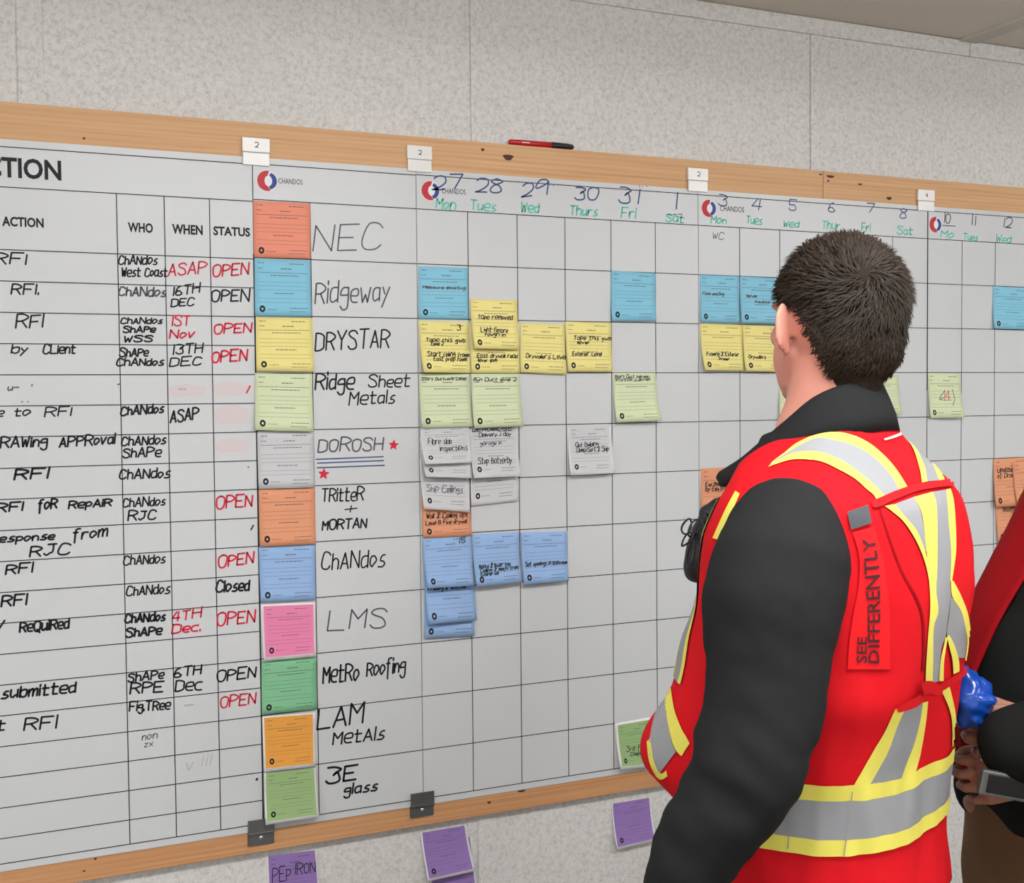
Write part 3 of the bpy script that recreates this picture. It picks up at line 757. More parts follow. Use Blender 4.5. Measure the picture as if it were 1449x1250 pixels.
M['skin'] = mat('skin', srgb(222, 152, 134), .5, .3, noise=60, var=.05, bump=(500, .15, .0004))
M['skin_dark'] = mat('skin_second', srgb(178, 128, 108), .5, .35, noise=60, var=.05)
M['lips'] = mat('lips', srgb(186, 110, 104), .45, noise=60, var=.04)
M['eye_white'] = mat('eye_white', srgb(232, 228, 224), .2, noise=60, var=.01)
M['iris'] = mat('iris', srgb(70, 52, 38), .2, noise=60)
M['hair'] = mat('dark_brown_hair', srgb(47, 37, 29), .6, .25, noise=120, var=.45)
M['hair2'] = mat('dark_brown_hair_root', srgb(36, 29, 24), .8, .2, noise=120, var=.3)
M['jacket'] = mat('black_softshell', srgb(37, 38, 39), .85, .12, noise=8, var=.08, bump=(900, .12, .0006))
M['jacket2'] = mat('dark_green_jacket', srgb(28, 31, 30), .85, .12, noise=8, var=.12, bump=(700, .12, .0006))
M['vest'] = mat('red_hi_vis_mesh', srgb(214, 24, 34), .8, .1, noise=6, var=.05, bump=(800, .12, .0005))
M['vest2'] = mat('dark_red_vest', srgb(150, 14, 22), .8, .1, noise=6, var=.08, bump=(800, .12, .0005))
M['vest_panel'] = mat('bright_red_panel', srgb(240, 32, 38), .7, .15, noise=6, var=.03)
M['piping'] = mat('red_piping', srgb(206, 18, 28), .7, .2, noise=20, var=.06)
M['hv_yellow'] = mat('lime_yellow_trim', srgb(232, 222, 100), .7, .2, noise=30, var=.05, bump=(900, .1, .0004))
M['hv_grey'] = mat('retroreflective_tape', srgb(150, 152, 156), .5, .3, noise=14, var=.07, bump=(60, .3, .0012))
M['patch'] = mat('dark_grey_patch', srgb(76, 80, 86), .8, noise=40, var=.08)
M['text_dark'] = mat('dark_vest_lettering', srgb(70, 26, 34), .7, noise=40)
M['jeans'] = mat('blue_denim', srgb(52, 84, 116), .85, .15, noise=200, var=.2)
M['brown'] = mat('brown_duck_trousers', srgb(120, 92, 66), .85, .15, noise=12, var=.15, bump=(500, .2, .0006))
M['boot'] = mat('boot_leather', srgb(60, 44, 32), .6, .3, noise=20)
M['sole'] = mat('boot_sole', srgb(28, 28, 28), .8, noise=20)
M['rubber'] = mat('black_nylon', srgb(34, 34, 37), .5, .4, noise=30, var=.15, bump=(300, .2, .0006))
M['blue_plastic'] = mat('glossy_blue_plastic', srgb(20, 76, 176), .18, .6, noise=10, var=.2)
M['gold'] = mat('ring_metal', srgb(180, 176, 168), .25, .5, metal=.9, noise=20)
M['glass_blk'] = mat('black_glass', srgb(20, 20, 22), .1, .6, noise=20)


def sell(a, b, phi, n=2.35):
    c, s = math.cos(phi), math.sin(phi)
    return a * math.copysign(abs(c) ** (2 / n), c), b * math.copysign(abs(s) ** (2 / n), s)


def lerp_sec(secs, z):
    """smooth interpolation of a list (z, values...)"""
    if z <= secs[0][0]: return secs[0][1:]
    if z >= secs[-1][0]: return secs[-1][1:]
    for i in range(len(secs) - 1):
        if secs[i][0] <= z <= secs[i + 1][0]:
            t = (z - secs[i][0]) / (secs[i + 1][0] - secs[i][0])
            p0 = secs[max(0, i - 1)]; p1 = secs[i]; p2 = secs[i + 1]; p3 = secs[min(len(secs) - 1, i + 2)]
            return tuple(.5 * (2 * p1[j] + (p2[j] - p0[j]) * t + (2 * p0[j] - 5 * p1[j] + 4 * p2[j] - p3[j]) * t * t + (3 * p1[j] - p0[j] - 3 * p2[j] + p3[j]) * t ** 3) for j in range(1, len(p1)))


class Geo:
    def __init__(s): s.v = []; s.f = []
    def add(s, v, f):
        k = len(s.v); s.v += [Vector(q) for q in v]; s.f += [tuple(i + k for i in g) for g in f]
    def tube(s, pts, n=20, cap=True):
        """pts: (Vector, r) or (Vector, rx, ry, sidevector)"""
        P = [Vector(p[0]) for p in pts]
        vs, fs = [], []
        prev = None
        for i, p in enumerate(pts):
            t = (P[min(i + 1, len(P) - 1)] - P[max(i - 1, 0)]).normalized()
            if len(p) > 3: x = Vector(p[3])
            elif prev is not None: x = prev
            else: x = t.orthogonal()
            x = (x - t * x.dot(t)).normalized(); prev = x
            y = t.cross(x)
            rx = p[1]; ry = p[2] if len(p) > 2 else p[1]
            vs += [P[i] + x * (rx * math.cos(k * math.tau / n)) + y * (ry * math.sin(k * math.tau / n)) for k in range(n)]
        for i in range(len(pts) - 1):
            for k in range(n):
                a = i * n + k; b = i * n + (k + 1) % n
                fs.append((a, b, b + n, a + n))
        # rounded caps
        for e, o, sg in ((0, 1, 1), (len(pts) - 1, len(pts) - 2, -1)):
            d = (P[e] - P[o]).normalized()
            r = min(pts[e][1], pts[e][2] if len(pts[e]) > 2 else pts[e][1])
            base = [vs[e * n + k] for k in range(n)]
            prev_i = [e * n + k for k in range(n)]
            for q in (.45, .8):
                k0 = len(vs)
                vs += [P[e] + (b - P[e]) * math.cos(q * math.pi / 2) + d * (r * .8 * math.sin(q * math.pi / 2)) for b in base]
                for k in range(n):
                    a, b = prev_i[k], prev_i[(k + 1) % n]
                    fs.append((a, k0 + k, k0 + (k + 1) % n, b) if sg == 1 else (a, b, k0 + (k + 1) % n, k0 + k))
                prev_i = [k0 + k for k in range(n)]
            vs.append(P[e] + d * r * .8); c = len(vs) - 1
            for k in range(n):
                a, b = prev_i[k], prev_i[(k + 1) % n]
                fs.append((a, c, b) if sg == 1 else (a, b, c))
        s.add(vs, fs)
    def ball(s, c, rx, ry, rz, R=None, n=20):
        R = R or Matrix.Identity(3)
        bm = bmesh.new(); bmesh.ops.create_uvsphere(bm, u_segments=n, v_segments=n // 2 + 2, radius=1)
        bm.verts.index_update()
        vs = [Vector(c) + R @ Vector((v.co.x * rx, v.co.y * ry, v.co.z * rz)) for v in bm.verts]
        fs = [tuple(v.index for v in f.verts) for f in bm.faces]; bm.free()
        s.add(vs, fs)
    def rings(s, rows, closed=True, cap=True):
        n = len(rows[0]); vs = [p for r in rows for p in r]; fs = []
        for i in range(len(rows) - 1):
            for k in range(n if closed else n - 1):
                a = i * n + k; b = i * n + (k + 1) % n
                fs.append((a, b, b + n, a + n))
        if cap:
            fs.append(tuple(range(n - 1, -1, -1))); fs.append(tuple(range((len(rows) - 1) * n, len(rows) * n)))
        s.add(vs, fs)


def fuse(name, g, m, parent, voxel=.006, smooth=6, disp=None):
    """one continuous skin over overlapping solids"""
    me = bpy.data.meshes.new('t'); me.from_pydata([tuple(v) for v in g.v], [], g.f); me.update()
    ob = bpy.data.objects.new('t', me); COL.objects.link(ob)
    md = ob.modifiers.new('r', 'REMESH'); md.mode = 'VOXEL'; md.voxel_size = voxel
    if smooth:
        sm = ob.modifiers.new('s', 'SMOOTH'); sm.iterations = smooth; sm.factor = .6
    bpy.context.view_layer.update()
    dg = bpy.context.evaluated_depsgraph_get()
    ev = bpy.data.meshes.new_from_object(ob.evaluated_get(dg))
    bpy.data.objects.remove(ob)
    vs = [v.co.copy() for v in ev.vertices]
    if disp:
        ns = [v.normal.copy() for v in ev.vertices]
        vs = [p + n * disp(p) for p, n in zip(vs, ns)]
    fs = [tuple(p.vertices) for p in ev.polygons]
    return meshobj(name, vs, fs, m, parent, True)


def frame(O, theta):
    """O ground point, theta = turn to the left of straight away from the camera"""
    r = Vector((RGT.x, RGT.y, 0)).normalized(); a = Vector((-r.y, r.x, 0))
    F = -r * math.sin(theta) + a * math.cos(theta)
    Lx = -r * math.cos(theta) - a * math.sin(theta)
    return lambda x, y, z: Vector((O[0], O[1], 0)) + Lx * x + F * y + Vector((0, 0, z))


def hand_geo(g, wrist, fwd, back, side, size=1.0, curl=.5, spread=.12, b1=.75, thumb=1.0):
    """wrist point, direction to the knuckles, back-of-hand normal, side = direction of the thumb"""
    fwd = fwd.normalized(); back = (back - fwd * back.dot(fwd)).normalized(); side = (side - fwd * side.dot(fwd) - back * side.dot(back)).normalized()
    s = size
    g.tube([(wrist - fwd * .02 * s, .027 * s, .020 * s, side), (wrist + fwd * .01 * s, .029 * s, .019 * s, side), (wrist + fwd * .045 * s, .040 * s, .017 * s, side), (wrist + fwd * .085 * s, .042 * s, .014 * s, side)], 18)
    for i, (off, ln, rr) in enumerate(((.033, .074, .0086), (.0112, .082, .0088), (-.0108, .077, .0085), (-.0320, .060, .0076))):
        p = wrist + fwd * (.085 - abs(off) * .15) * s + side * off * s
        d = (fwd + side * off * spread * 20).normalized()
        pts = [(p - d * .025 * s, rr * s * 1.05), (p, rr * s * 1.08)]
        ang = 0
        for j, (fr, bend) in enumerate(((.44, b1), (.31, 1.0), (.25, .7))):
            ang += curl * bend
            dd = d * math.cos(ang) - back * math.sin(ang)
            p = p + dd * ln * fr * s
            pts.append((p, rr * s * (1 - .09 * (j + 1))))
        g.tube(pts, 12)
    p = wrist + fwd * .02 * s + side * .024 * s
    d1 = (fwd * .75 + side * .8 * thumb - back * .25).normalized(); d2 = (fwd * .95 + side * .25 - back * .45).normalized(); d3 = (fwd * .95 - side * .15 - back * .6).normalized()
    g.tube([(p, .0135 * s), (p + d1 * .035 * s, .0125 * s), (p + d1 * .035 * s + d2 * .034 * s, .0105 * s), (p + d1 * .035 * s + d2 * .034 * s + d3 * .026 * s, .0088 * s)], 12)


# ------------------------------------------------------------------ near man
TH = math.radians(50)
rr0 = Vector((RGT.x, RGT.y, 0)).normalized(); aw0 = Vector((-rr0.y, rr0.x, 0))
def ground(px, D):
    p = dp(px, 600, D); return (p.x, p.y)
O1 = ground(1190, 1.50)
B1 = frame(O1, TH)
TOR = [(.86, .152, .114, .020), (.95, .156, .116, .020), (1.03, .158, .118, .022), (1.12, .162, .122, .020), (1.20, .172, .128, .012), (1.31, .184, .130, .004), (1.38, .188, .121, .002),
       (1.420, .180, .106, -.002), (1.452, .148, .088, .004), (1.480, .106, .076, .014), (1.505, .078, .068, .022), (1.53, .066, .062, .026)]


def torso_pt(phi, z, off=0.0, secs=TOR):
    a, b, y0 = lerp_sec(secs, z)
    x, y = sell(a + off, b + off, phi)
    if z > 1.40 and False: pass
    return x, y + y0


def vest_off(phi, z):
    phi = phi % math.tau
    d = .013
    # loose pocket bulge low on the left front
    dphi = (phi - math.radians(62)) / math.radians(34)
    dz = (z - 1.105) / (.085 if z > 1.105 else .058)
    d += .070 * math.exp(-dphi * dphi) * math.exp(-dz * dz)
    dphi = (phi - math.radians(70)) / math.radians(24); dz = (z - 1.24) / .05
    d += .018 * math.exp(-dphi * dphi) * math.exp(-dz * dz)
    if z < 1.06: d += (1.06 - z) * .06
    # soft folds
    q = Vector((math.cos(phi) * 1.1, math.sin(phi) * 1.1, z * 2.2))
    fold = NZ.noise(q * 3.1) * .006 + NZ.noise(q * 8.0) * .0028
    # bunching above the lower strap on the back
    dphi = (phi - math.radians(318)) / math.radians(18); dz = (z - 1.205) / .03
    d += .006 * math.exp(-dphi * dphi - dz * dz)
    return d + fold * min(1, max(.2, (1.44 - z) * 8))


def vest_pt(phi, z, extra=0.0, hold=1.0):
    x, y = torso_pt(phi, z, vest_off(phi, z) + extra)
    return B1(x, y, z)


man = empty('person', (O1[0], O1[1], 0), 'near man seen from behind in a red safety vest over a black jacket', 'person')

# --- body under the clothes, one continuous figure
HC = Vector(B1(-.011, .014, 0)); HC.z = 1.635
THH = math.radians(19)
_h = frame((HC.x, HC.y), THH)
HS = .905
def H1(x, y, z): return _h(x * HS, y * HS, z * HS + HC.z)
def HR(): # head rotation matrix (columns = his left, forward, up)
    o = H1(0, 0, 0)
    return Matrix((H1(1, 0, 0) - o, H1(0, 1, 0) - o, H1(0, 0, 1) - o)).transposed()
R1 = HR().normalized()


def head_geo(g, P, R, neck_base, s=1.0):
    B_ = lambda x, y, z, a, b, c, n=28: g.ball(P(x, y, z), a * s, b * s, c * s, R, n)
    B_(0, -.012, .012, .0745, .0930, .0900, 40)           # skull
    B_(0, -.045, -.022, .0620, .055, .062)                # occiput
    B_(0, .040, -.010, .0620, .048, .072)                 # face mass
    B_(0, .048, -.062, .0480, .042, .044)                 # mouth and jaw
    B_(0, .072, -.094, .0230, .018, .018)                 # chin
    for q in (-1, 1):
        g.tube([(P(.058 * q, .005, -.040), .016 * s), (P(.052 * q, .035, -.078), .014 * s), (P(.022 * q, .070, -.096), .014 * s)], 12)   # jaw line
        B_(.038 * q, .062, -.018, .022, .020, .018)       # cheekbone
        B_(.030 * q, .080, .026, .021, .010, .007)        # brow ridge
        B_(.030 * q, .0745, .010, .0150, .0110, .0100)    # eyelids
        # ear: shell, rim and lobe
        ea = math.radians(54 if q > 0 else 18); ex = .0920 if q > 0 else .0810
        E = R @ Matrix.Rotation(ea * q, 3, 'Z')
        g.ball(P((ex - .0020) * q, -.019, -.012), .0055 * s, .0215 * s, .0310 * s, E, 20)
        B_(.048 * q, .030, -.048, .021, .034, .042)
        rim = []
        for k in range(13):
            t = math.radians(-80 + 260 * k / 12)
            rim.append((P((ex - .0005 + .019 * math.sin(ea) * math.cos(t)) * q, -.0195 - .019 * math.cos(ea) * math.cos(t), -.010 + .0300 * math.sin(t)), .0044 * s))
        g.tube(rim, 8)
        g.ball(P(.0840 * q, -.016, -.038), .0055 * s, .0085 * s, .0110 * s, E, 14)
    g.tube([(P(0, .086, .020), .006 * s), (P(0, .102, -.002), .0085 * s), (P(0, .110, -.018), .0105 * s)], 12)   # nose
    for q in (-1, 1): B_(.011 * q, .097, -.022, .0085, .009, .007)
    B_(0, .0895, -.047, .020, .008, .0045); B_(0, .0880, -.056, .017, .008, .0055)                          # lips
    g.tube([(neck_base, .066 * s), (neck_base.lerp(P(0, -.012, -.07), .5), .060 * s), (P(0, -.014, -.050), .058 * s)], 28)
    g.tube([(neck_base + Vector((0, 0, .0)), .056 * s), (P(0, .022, -.078), .040 * s)], 20)


g = Geo()
head_geo(g, H1, R1, B1(0, .026, 1.485), HS)
g.rings([[B1(*torso_pt(k * math.tau / 32, z, -.022), z) for k in range(32)] for z in (.88, .95, 1.05, 1.15, 1.25, 1.33, 1.40, 1.44, 1.47, 1.50)])
ARM_L = [(dp(1112, 736, 1.370), .057, .064), (dp(1105, 795, 1.345), .074, .075), (dp(1092, 860, 1.330), .079, .076), (dp(1087, 945, 1.315), .065, .068), (dp(1076, 1022, 1.305), .0585, .062), (dp(1055, 1090, 1.30), .0585, .060), (dp(1022, 1143, 1.30), .053, .054),
         (dp(992, 1192, 1.305), .047, .048), (dp(968, 1250, 1.31), .041, .042), (dp(950, 1310, 1.33), .038, .038)]
RS = B1(-.185, -.012, 1.405)
ARM_R = [(RS, .062, .062), (B1(-.212, .010, 1.32), .062, .062), (B1(-.215, .018, 1.20), .054, .054), (B1(-.208, .030, 1.10), .050, .050), (B1(-.20, .055, .99), .045, .045), (B1(-.19, .075, .91), .040, .040)]
for A in (ARM_L, ARM_R):
    g.tube([(p, a * .62) for p, a, b in A] + [(A[-1][0] + (A[-1][0] - A[-2][0]).normalized() * .03, .024)], 18)
fd = (ARM_L[-1][0] - ARM_L[-2][0]).normalized()
hand_geo(g, ARM_L[-1][0] + fd * .035, (fd + Vector((0, 0, -.2))), -aw0, rr0 * -1 + Vector((0, 0, .5)), 1.0, .5)
fd = (ARM_R[-1][0] - ARM_R[-2][0]).normalized()
hand_geo(g, ARM_R[-1][0] + fd * .035, fd, B1(-1, 0, 0) - B1(0, 0, 0), B1(0, 1, .5) - B1(0, 0, 0), 1.0, .5)
for q in (1, -1):
    g.tube([(B1(.09 * q, .0, .93), .088), (B1(.10 * q, .005, .75), .078), (B1(.105 * q, .012, .50), .056), (B1(.11 * q, .0, .35), .052), (B1(.115 * q, -.01, .12), .036), (B1(.115 * q, .0, .07), .036), (B1(.12 * q, .09, .045), .034)], 20)
fuse('body', g, M['skin'], man, .0042, 5)

# eyes, lips
for q in (1, -1):
    e = Geo(); e.ball(H1(.030 * q, .0752, .0095), .0106, .0106, .0100, R1, 16)
    eo = meshobj('eye', e.v, e.f, M['eye_white'], man, True)
    e = Geo(); e.ball(H1(.030 * q, .0840, .0090), .0054, .0024, .0054, R1, 14)
    meshobj('iris', e.v, e.f, M['iris'], eo, True)
e = Geo(); e.ball(H1(0, .0925, -.0475), .021, .0062, .0042, R1, 16); e.ball(H1(0, .0912, -.0555), .018, .0064, .0050, R1, 16)
meshobj('lips', e.v, e.f, M['lips'], man, True)

# --- hair: a cap and short strands
def hair_surface(P, R, off=.0):
    """returns f(azimuth, elevation) -> (point, keep) ; azimuth 0 = his left, 90 = front"""
    def f(az, el):
        d = Vector((math.cos(el) * math.cos(az), math.cos(el) * math.sin(az), math.sin(el)))
        # ellipsoids of skull and occiput
        def ray(c, r):
            c = Vector(c); o = Vector((0, -.012, -.005)) - c
            A = sum((d[i] / r[i]) ** 2 for i in range(3)); Bq = sum(o[i] * d[i] / r[i] ** 2 for i in range(3)); Cq = sum((o[i] / r[i]) ** 2 for i in range(3)) - 1
            ds = Bq * Bq - A * Cq
            return (-Bq + math.sqrt(ds)) / A if ds > 0 else 0
        t = max(ray((0, -.012, .012), (.0745, .0930, .0900)), ray((0, -.045, -.022), (.062, .055, .062)))
        t += off + .005 * max(0, d.z) + .003 * NZ.noise(d * 6)
        p = Vector((0, -.012, -.005)) + d * t
        return P(p.x, p.y, p.z), p, d
    return f


HF = hair_surface(H1, R1, .0065)
def hair_keep(p):
    """hairline in head coordinates"""
    y, z, x = p.y, p.z, abs(p.x)
    if y > .045: return z > .045 + (y - .045) * .25
    if y > .002: return z > .012 + (y - .002) * .75                       # temples
    if y > -.040: return z > (.018 - max(0, -y - .025) * 1.2 if x > .045 else -.02)               # over the ear
    return z > .000 - (-.040 - y) * 3.2 if z > -.082 else False        # behind the ear, down to the nape
hv, hf, idx = [], [], {}
NA, NE = 84, 46
for j in range(NE + 1):
    for i in range(NA):
        az = math.tau * i / NA; el = math.radians(-62 + 152 * j / NE)
        w_, p_, d_ = HF(az, el)
        idx[(i, j)] = (len(hv), hair_keep(p_)); hv.append(w_)
for j in range(NE):
    for i in range(NA):
        q = [idx[(i, j)], idx[((i + 1) % NA, j)], idx[((i + 1) % NA, j + 1)], idx[(i, j + 1)]]
        if all(k[1] for k in q): hf.append(tuple(k[0] for k in q))
hair = meshobj('hair', hv, hf, M['hair2'], man, True)
# nape: the short hair runs down the back of the neck
ng = []
for j in range(9):
    t = j / 8
    row = []
    for i in range(15):
        a = math.radians(218 + 104 * i / 14)
        rx = .058 - .006 * t; 
        row.append(H1(rx * math.cos(a) * (1 - .12 * t), -.016 + (.0620 + .004 * math.sin(t * 3)) * math.sin(a) * (1.18 - .22 * t), -.040 - .050 * t))
    ng.append(row)
nv = [p for r in ng for p in r]
meshobj('nape_hair', nv, [(j * 15 + i, j * 15 + i + 1, (j + 1) * 15 + i + 1, (j + 1) * 15 + i) for j in range(8) for i in range(14)], M['hair2'], man, True)

rnd = random.Random(5)
sv, sf = [], []
up_c = Vector((.020, -.085, .058)).normalized()        # whorl at the back of the crown
def strand(root, nrm, flow, ln, wd, lift):
    side = nrm.cross(flow).normalized() * wd * .5
    a = root; b = root + (flow * math.cos(lift) + nrm * math.sin(lift)) * ln * .5
    c = b + (flow * math.cos(lift * .3) + nrm * math.sin(lift * .15)) * ln * .5
    k = len(sv)
    sv.extend([a - side, a + side, b + side * .9 + nrm * .0002, b - side * .9, c])
    sf.extend([(k, k + 1, k + 2, k + 3), (k + 3, k + 2, k + 4)])
for _ in range(15000):
    z = rnd.uniform(-.9, 1); az = rnd.uniform(0, math.tau)
    el = math.asin(z)
    w_, p_, d_ = HF(az, el)
    if not hair_keep(p_): continue
    nw = (R1 @ d_).normalized()
    fl = d_ - up_c * d_.dot(up_c)                       # away from the whorl
    fl = (fl.normalized() + .9 * up_c.cross(d_).normalized() * max(0, d_.dot(up_c)) + Vector((0, .15, -.55))).normalized()
    if d_.z > .55: fl = (fl + Vector((0, .9, .1))).normalized()
    fl = (fl + Vector((rnd.gauss(0, .28), rnd.gauss(0, .28), rnd.gauss(0, .28))))
    fw = R1 @ fl; fw = (fw - nw * fw.dot(nw)).normalized()
    top = max(0, d_.z)
    strand(w_ - nw * .001, nw, fw, (rnd.uniform(.010, .018) + .009 * top) * (.5 if d_.y > .40 else 1) * (.6 if abs(p_.x) > .055 and d_.z < .35 else 1), .0016, rnd.uniform(.15, .45) + .35 * top * rnd.random())
for _ in range(2600):
    j = rnd.random() * 7.99; i = rnd.random() * 13.99
    a, b = ng[int(j)][int(i)], ng[int(j) + 1][int(i)]
    c = ng[int(j)][int(i) + 1]
    p = a.lerp(b, j % 1) + (c - a) * (i % 1)
    nw = ((c - a).cross(b - a)).normalized()
    if nw.dot(p - H1(0, -.01, -.06)) < 0: nw = -nw
    fw = (Vector((0, 0, -1)) + Vector((rnd.gauss(0, .2), rnd.gauss(0, .2), 0))); fw = (fw - nw * fw.dot(nw)).normalized()
    strand(p, nw, fw, rnd.uniform(.006, .011), .0014, rnd.uniform(.1, .3))
tag(meshobj('hair_strands', sv, sf, M['hair'], man), kind='stuff')

# --- jacket
g = Geo()
g.rings([[B1(*torso_pt(k * math.tau / 48, z, 0), z) for k in range(48)] for z in [.86 + .02 * i for i in range(33)]])
for A in (ARM_L, ARM_R):
    g.tube([(p, a, b) for p, a, b in A], 28)
g.ball(ARM_L[0][0] + Vector((0, 0, .000)), .054, .054, .050)
g.ball(RS, .058, .058, .05)
sh, el_ = ARM_L[1][0], ARM_L[6][0]
def wrinkle(p):
    d = (p - el_).length
    k = math.exp(-(d / .16) ** 2)
    q = Vector((p.x * 9, p.y * 9, p.z * 26 + 8 * p.x))
    w = NZ.noise(q) ; w = math.copysign(abs(w) ** .6, w) if w < 0 else w * .6
    q2 = Vector((p.x * 20, p.y * 20, p.z * 34 + 30 * p.x))
    return w * (.0018 + .0046 * k) + NZ.noise(q2) * (.001 + .0025 * k) + NZ.noise(p * 9) * .003
fuse('jacket', g, M['jacket'], man, .0058, 7, wrinkle)
# seam round the sleeve head
sv2 = []
# --- collar
CT = [((0, -.044, 1.556), (0, -.060, 1.504)), ((.028, -.040, 1.557), (.036, -.056, 1.502)), ((.052, -.024, 1.554), (.068, -.036, 1.499)), ((.067, .004, 1.540), (.086, -.002, 1.490)), ((.073, .034, 1.515), (.093, .030, 1.475)),
      ((.074, .066, 1.490), (.091, .066, 1.456)), ((.066, .098, 1.468), (.079, .100, 1.441)), ((.055, .126, 1.454), (.060, .128, 1.432)), ((.047, .142, 1.447), (.046, .140, 1.438))]
def collar(P, CT, m, parent):
    tops = catmull([Vector(t) for t, b in reversed(CT)] + [Vector((-t[0], t[1], t[2])) for t, b in CT[1:]], 3)
    bots = catmull([Vector(b) for t, b in reversed(CT)] + [Vector((-b[0], b[1], b[2])) for t, b in CT[1:]], 3)
    rows = []
    n = len(tops)
    for k in range(n):
        t, b = Vector(tops[k]), Vector(bots[k])
        out = Vector((t.x, t.y, 0)); out = out.normalized() if out.length > 1e-6 else Vector((0, -1, 0))
        bul = out * .004
        rows.append([P(*(b + out * .003)), P(*(b.lerp(t, .35) + bul * 1.3)), P(*(b.lerp(t, .7) + bul)), P(*(t + out * .002)), P(*(t + Vector((0, 0, .003)))), P(*(t - out * .003)), P(*(b.lerp(t, .5) - out * .003)), P(*(b - out * .006))])
    g = Geo(); g.rings(rows)
    return meshobj('collar', g.v, g.f, m, parent, True)
collar(B1, CT, M['jacket'], man)

# --- vest shell
PH = 120
zs = [.945 + (1.505 - .945) * (i / 62) for i in range(63)]
def gap(z):         # the front opening between the two halves, in degrees either side of straight ahead
    return 1.5 + max(0, z - 1.30) * 190
def phis(z, n, gp, c=90):
    return [math.radians(c + gp + (360 - 2 * gp) * k / (n - 1)) for k in range(n)]
def ztop(a): return 1.495 - (.014 * math.sin(a) if math.sin(a) < 0 else .050 * math.sin(a) ** 1.5)      # the neckline follows the foot of the collar
def zmap(a, z): return z if z < 1.34 else 1.34 + (z - 1.34) * (ztop(a) - 1.34) / (zs[-1] - 1.34)
vrows = [[vest_pt(a, zmap(a, z)) for a in phis(z, PH, gap(z))] for z in zs]
inner = [[vest_pt(a, zmap(a, z), -.004) for a in phis(z, PH, gap(z))] for z in zs]
def shell(outer, inner):
    g = Geo(); n = len(outer[0]); m_ = len(outer); NV = n * m_
    g.add([p for r in outer for p in r] + [p for r in inner for p in r], [])
    for i in range(m_ - 1):
        for k in range(n - 1):
            a = i * n + k
            g.f.append((a, a + 1, a + 1 + n, a + n)); g.f.append((a + NV, a + n + NV, a + 1 + n + NV, a + 1 + NV))
        for a, s_ in ((i * n, 1), (i * n + n - 1, -1)):
            g.f.append((a, a + n, a + n + NV, a + NV) if s_ == 1 else (a, a + NV, a + n + NV, a + n))
    for k in range(n - 1):
        a = k; g.f.append((a, a + NV, a + 1 + NV, a + 1))
        a = (m_ - 1) * n + k; g.f.append((a, a + 1, a + 1 + NV, a + NV))
    return g, NV
g, NV = shell(vrows, inner)
vest = meshobj('vest', g.v, g.f, M['vest'], man, True)
VB = BVHTree.FromPolygons([tuple(p) for p in g.v[:NV]], [f for f in g.f if max(f) < NV])


def onvest(px, py, h=.0018):
    d = (FWD + RGT * ((px - 724.5) / FPX) + UPV * ((625 - py) / FPX)).normalized()
    hit, nrm, i, ds = VB.ray_cast(CAM, d)
    if hit is None: return None
    if nrm.dot(d) > 0: nrm = -nrm
    return hit + nrm * h


def resample(pl, n):
    P = [Vector(p) for p in pl]
    L_ = [0]
    for a, b in zip(P, P[1:]): L_.append(L_[-1] + (b - a).length)
    out = []
    for k in range(n):
        t = L_[-1] * k / (n - 1)
        for i in range(len(P) - 1):
            if t <= L_[i + 1] + 1e-9:
                f = (t - L_[i]) / max(1e-9, L_[i + 1] - L_[i]); out.append(P[i].lerp(P[i + 1], f)); break
    return out


def band(name, e1, e2, m, parent=None, h=.0018, na=None, nb=4):
    """cloth tape on the vest between two edge lines"""
    ln = sum((Vector(a) - Vector(b)).length for a, b in zip(e1, e1[1:]))
    na = na or max(4, int(ln / 4))
    A = resample(catmull([tuple(p) for p in e1], 5), na); B = resample(catmull([tuple(p) for p in e2], 5), na)
    vs, ok = [], []
    for k in range(na):
        for j in range(nb + 1):
            q = A[k].lerp(B[k], j / nb); p = onvest(q.x, q.y, h)
            ok.append(p is not None); vs.append(p or Vector((0, 0, 0)))
    fs = []
    for k in range(na - 1):
        for j in range(nb):
            a = k * (nb + 1) + j; f = (a, a + 1, a + nb + 2, a + nb + 1)
            if all(ok[i] for i in f) and max((vs[f[i]] - vs[f[(i + 1) % 4]]).length for i in range(4)) < .05: fs.append(f)
    # keep the largest unbroken stretch
    grp = {}
    def find(i):
        while grp.setdefault(i, i) != i: i = grp[i]
        return i
    for f in fs:
        for i in f[1:]: grp[find(i)] = find(f[0])
    cnt = {}
    for f in fs: cnt[find(f[0])] = cnt.get(find(f[0]), 0) + 1
    if cnt:
        best = max(cnt, key=cnt.get); fs = [f for f in fs if find(f[0]) == best]
    used = sorted({i for f in fs for i in f}); mp = {o: i for i, o in enumerate(used)}
    if not fs: return None
    return meshobj(name, [vs[i] for i in used], [tuple(mp[i] for i in f) for f in fs], m, parent or man, True)


Z2 = lambda *p: [(980 + x / 3.049, 540 + y / 3.049) for x, y in p]
Z3 = lambda *p: [(900 + x / 2.6393, 850 + y / 2.6393) for x, y in p]
Yw, Gy = M['hv_yellow'], M['hv_grey']
# over the near shoulder
e0 = Z2((345, 352), (400, 310), (450, 270), (520, 238), (600, 222), (680, 232), (760, 270), (830, 330), (880, 390), (925, 462))
e1 = Z2((340, 358), (400, 318), (470, 275), (540, 247), (600, 255), (680, 275), (750, 310), (810, 360), (860, 420), (885, 472))
e2 = Z2((335, 366), (370, 345), (430, 315), (500, 305), (570, 315), (650, 350), (720, 400), (770, 440), (800, 470), (825, 495))
e3 = Z2((330, 374), (360, 362), (430, 342), (500, 342), (560, 352), (630, 385), (700, 425), (750, 470), (775, 490), (790, 512))
band('yellow_trim', e0, e1, Yw); band('reflective_tape', e1, e2, Gy); band('yellow_trim', e2, e3, Yw)
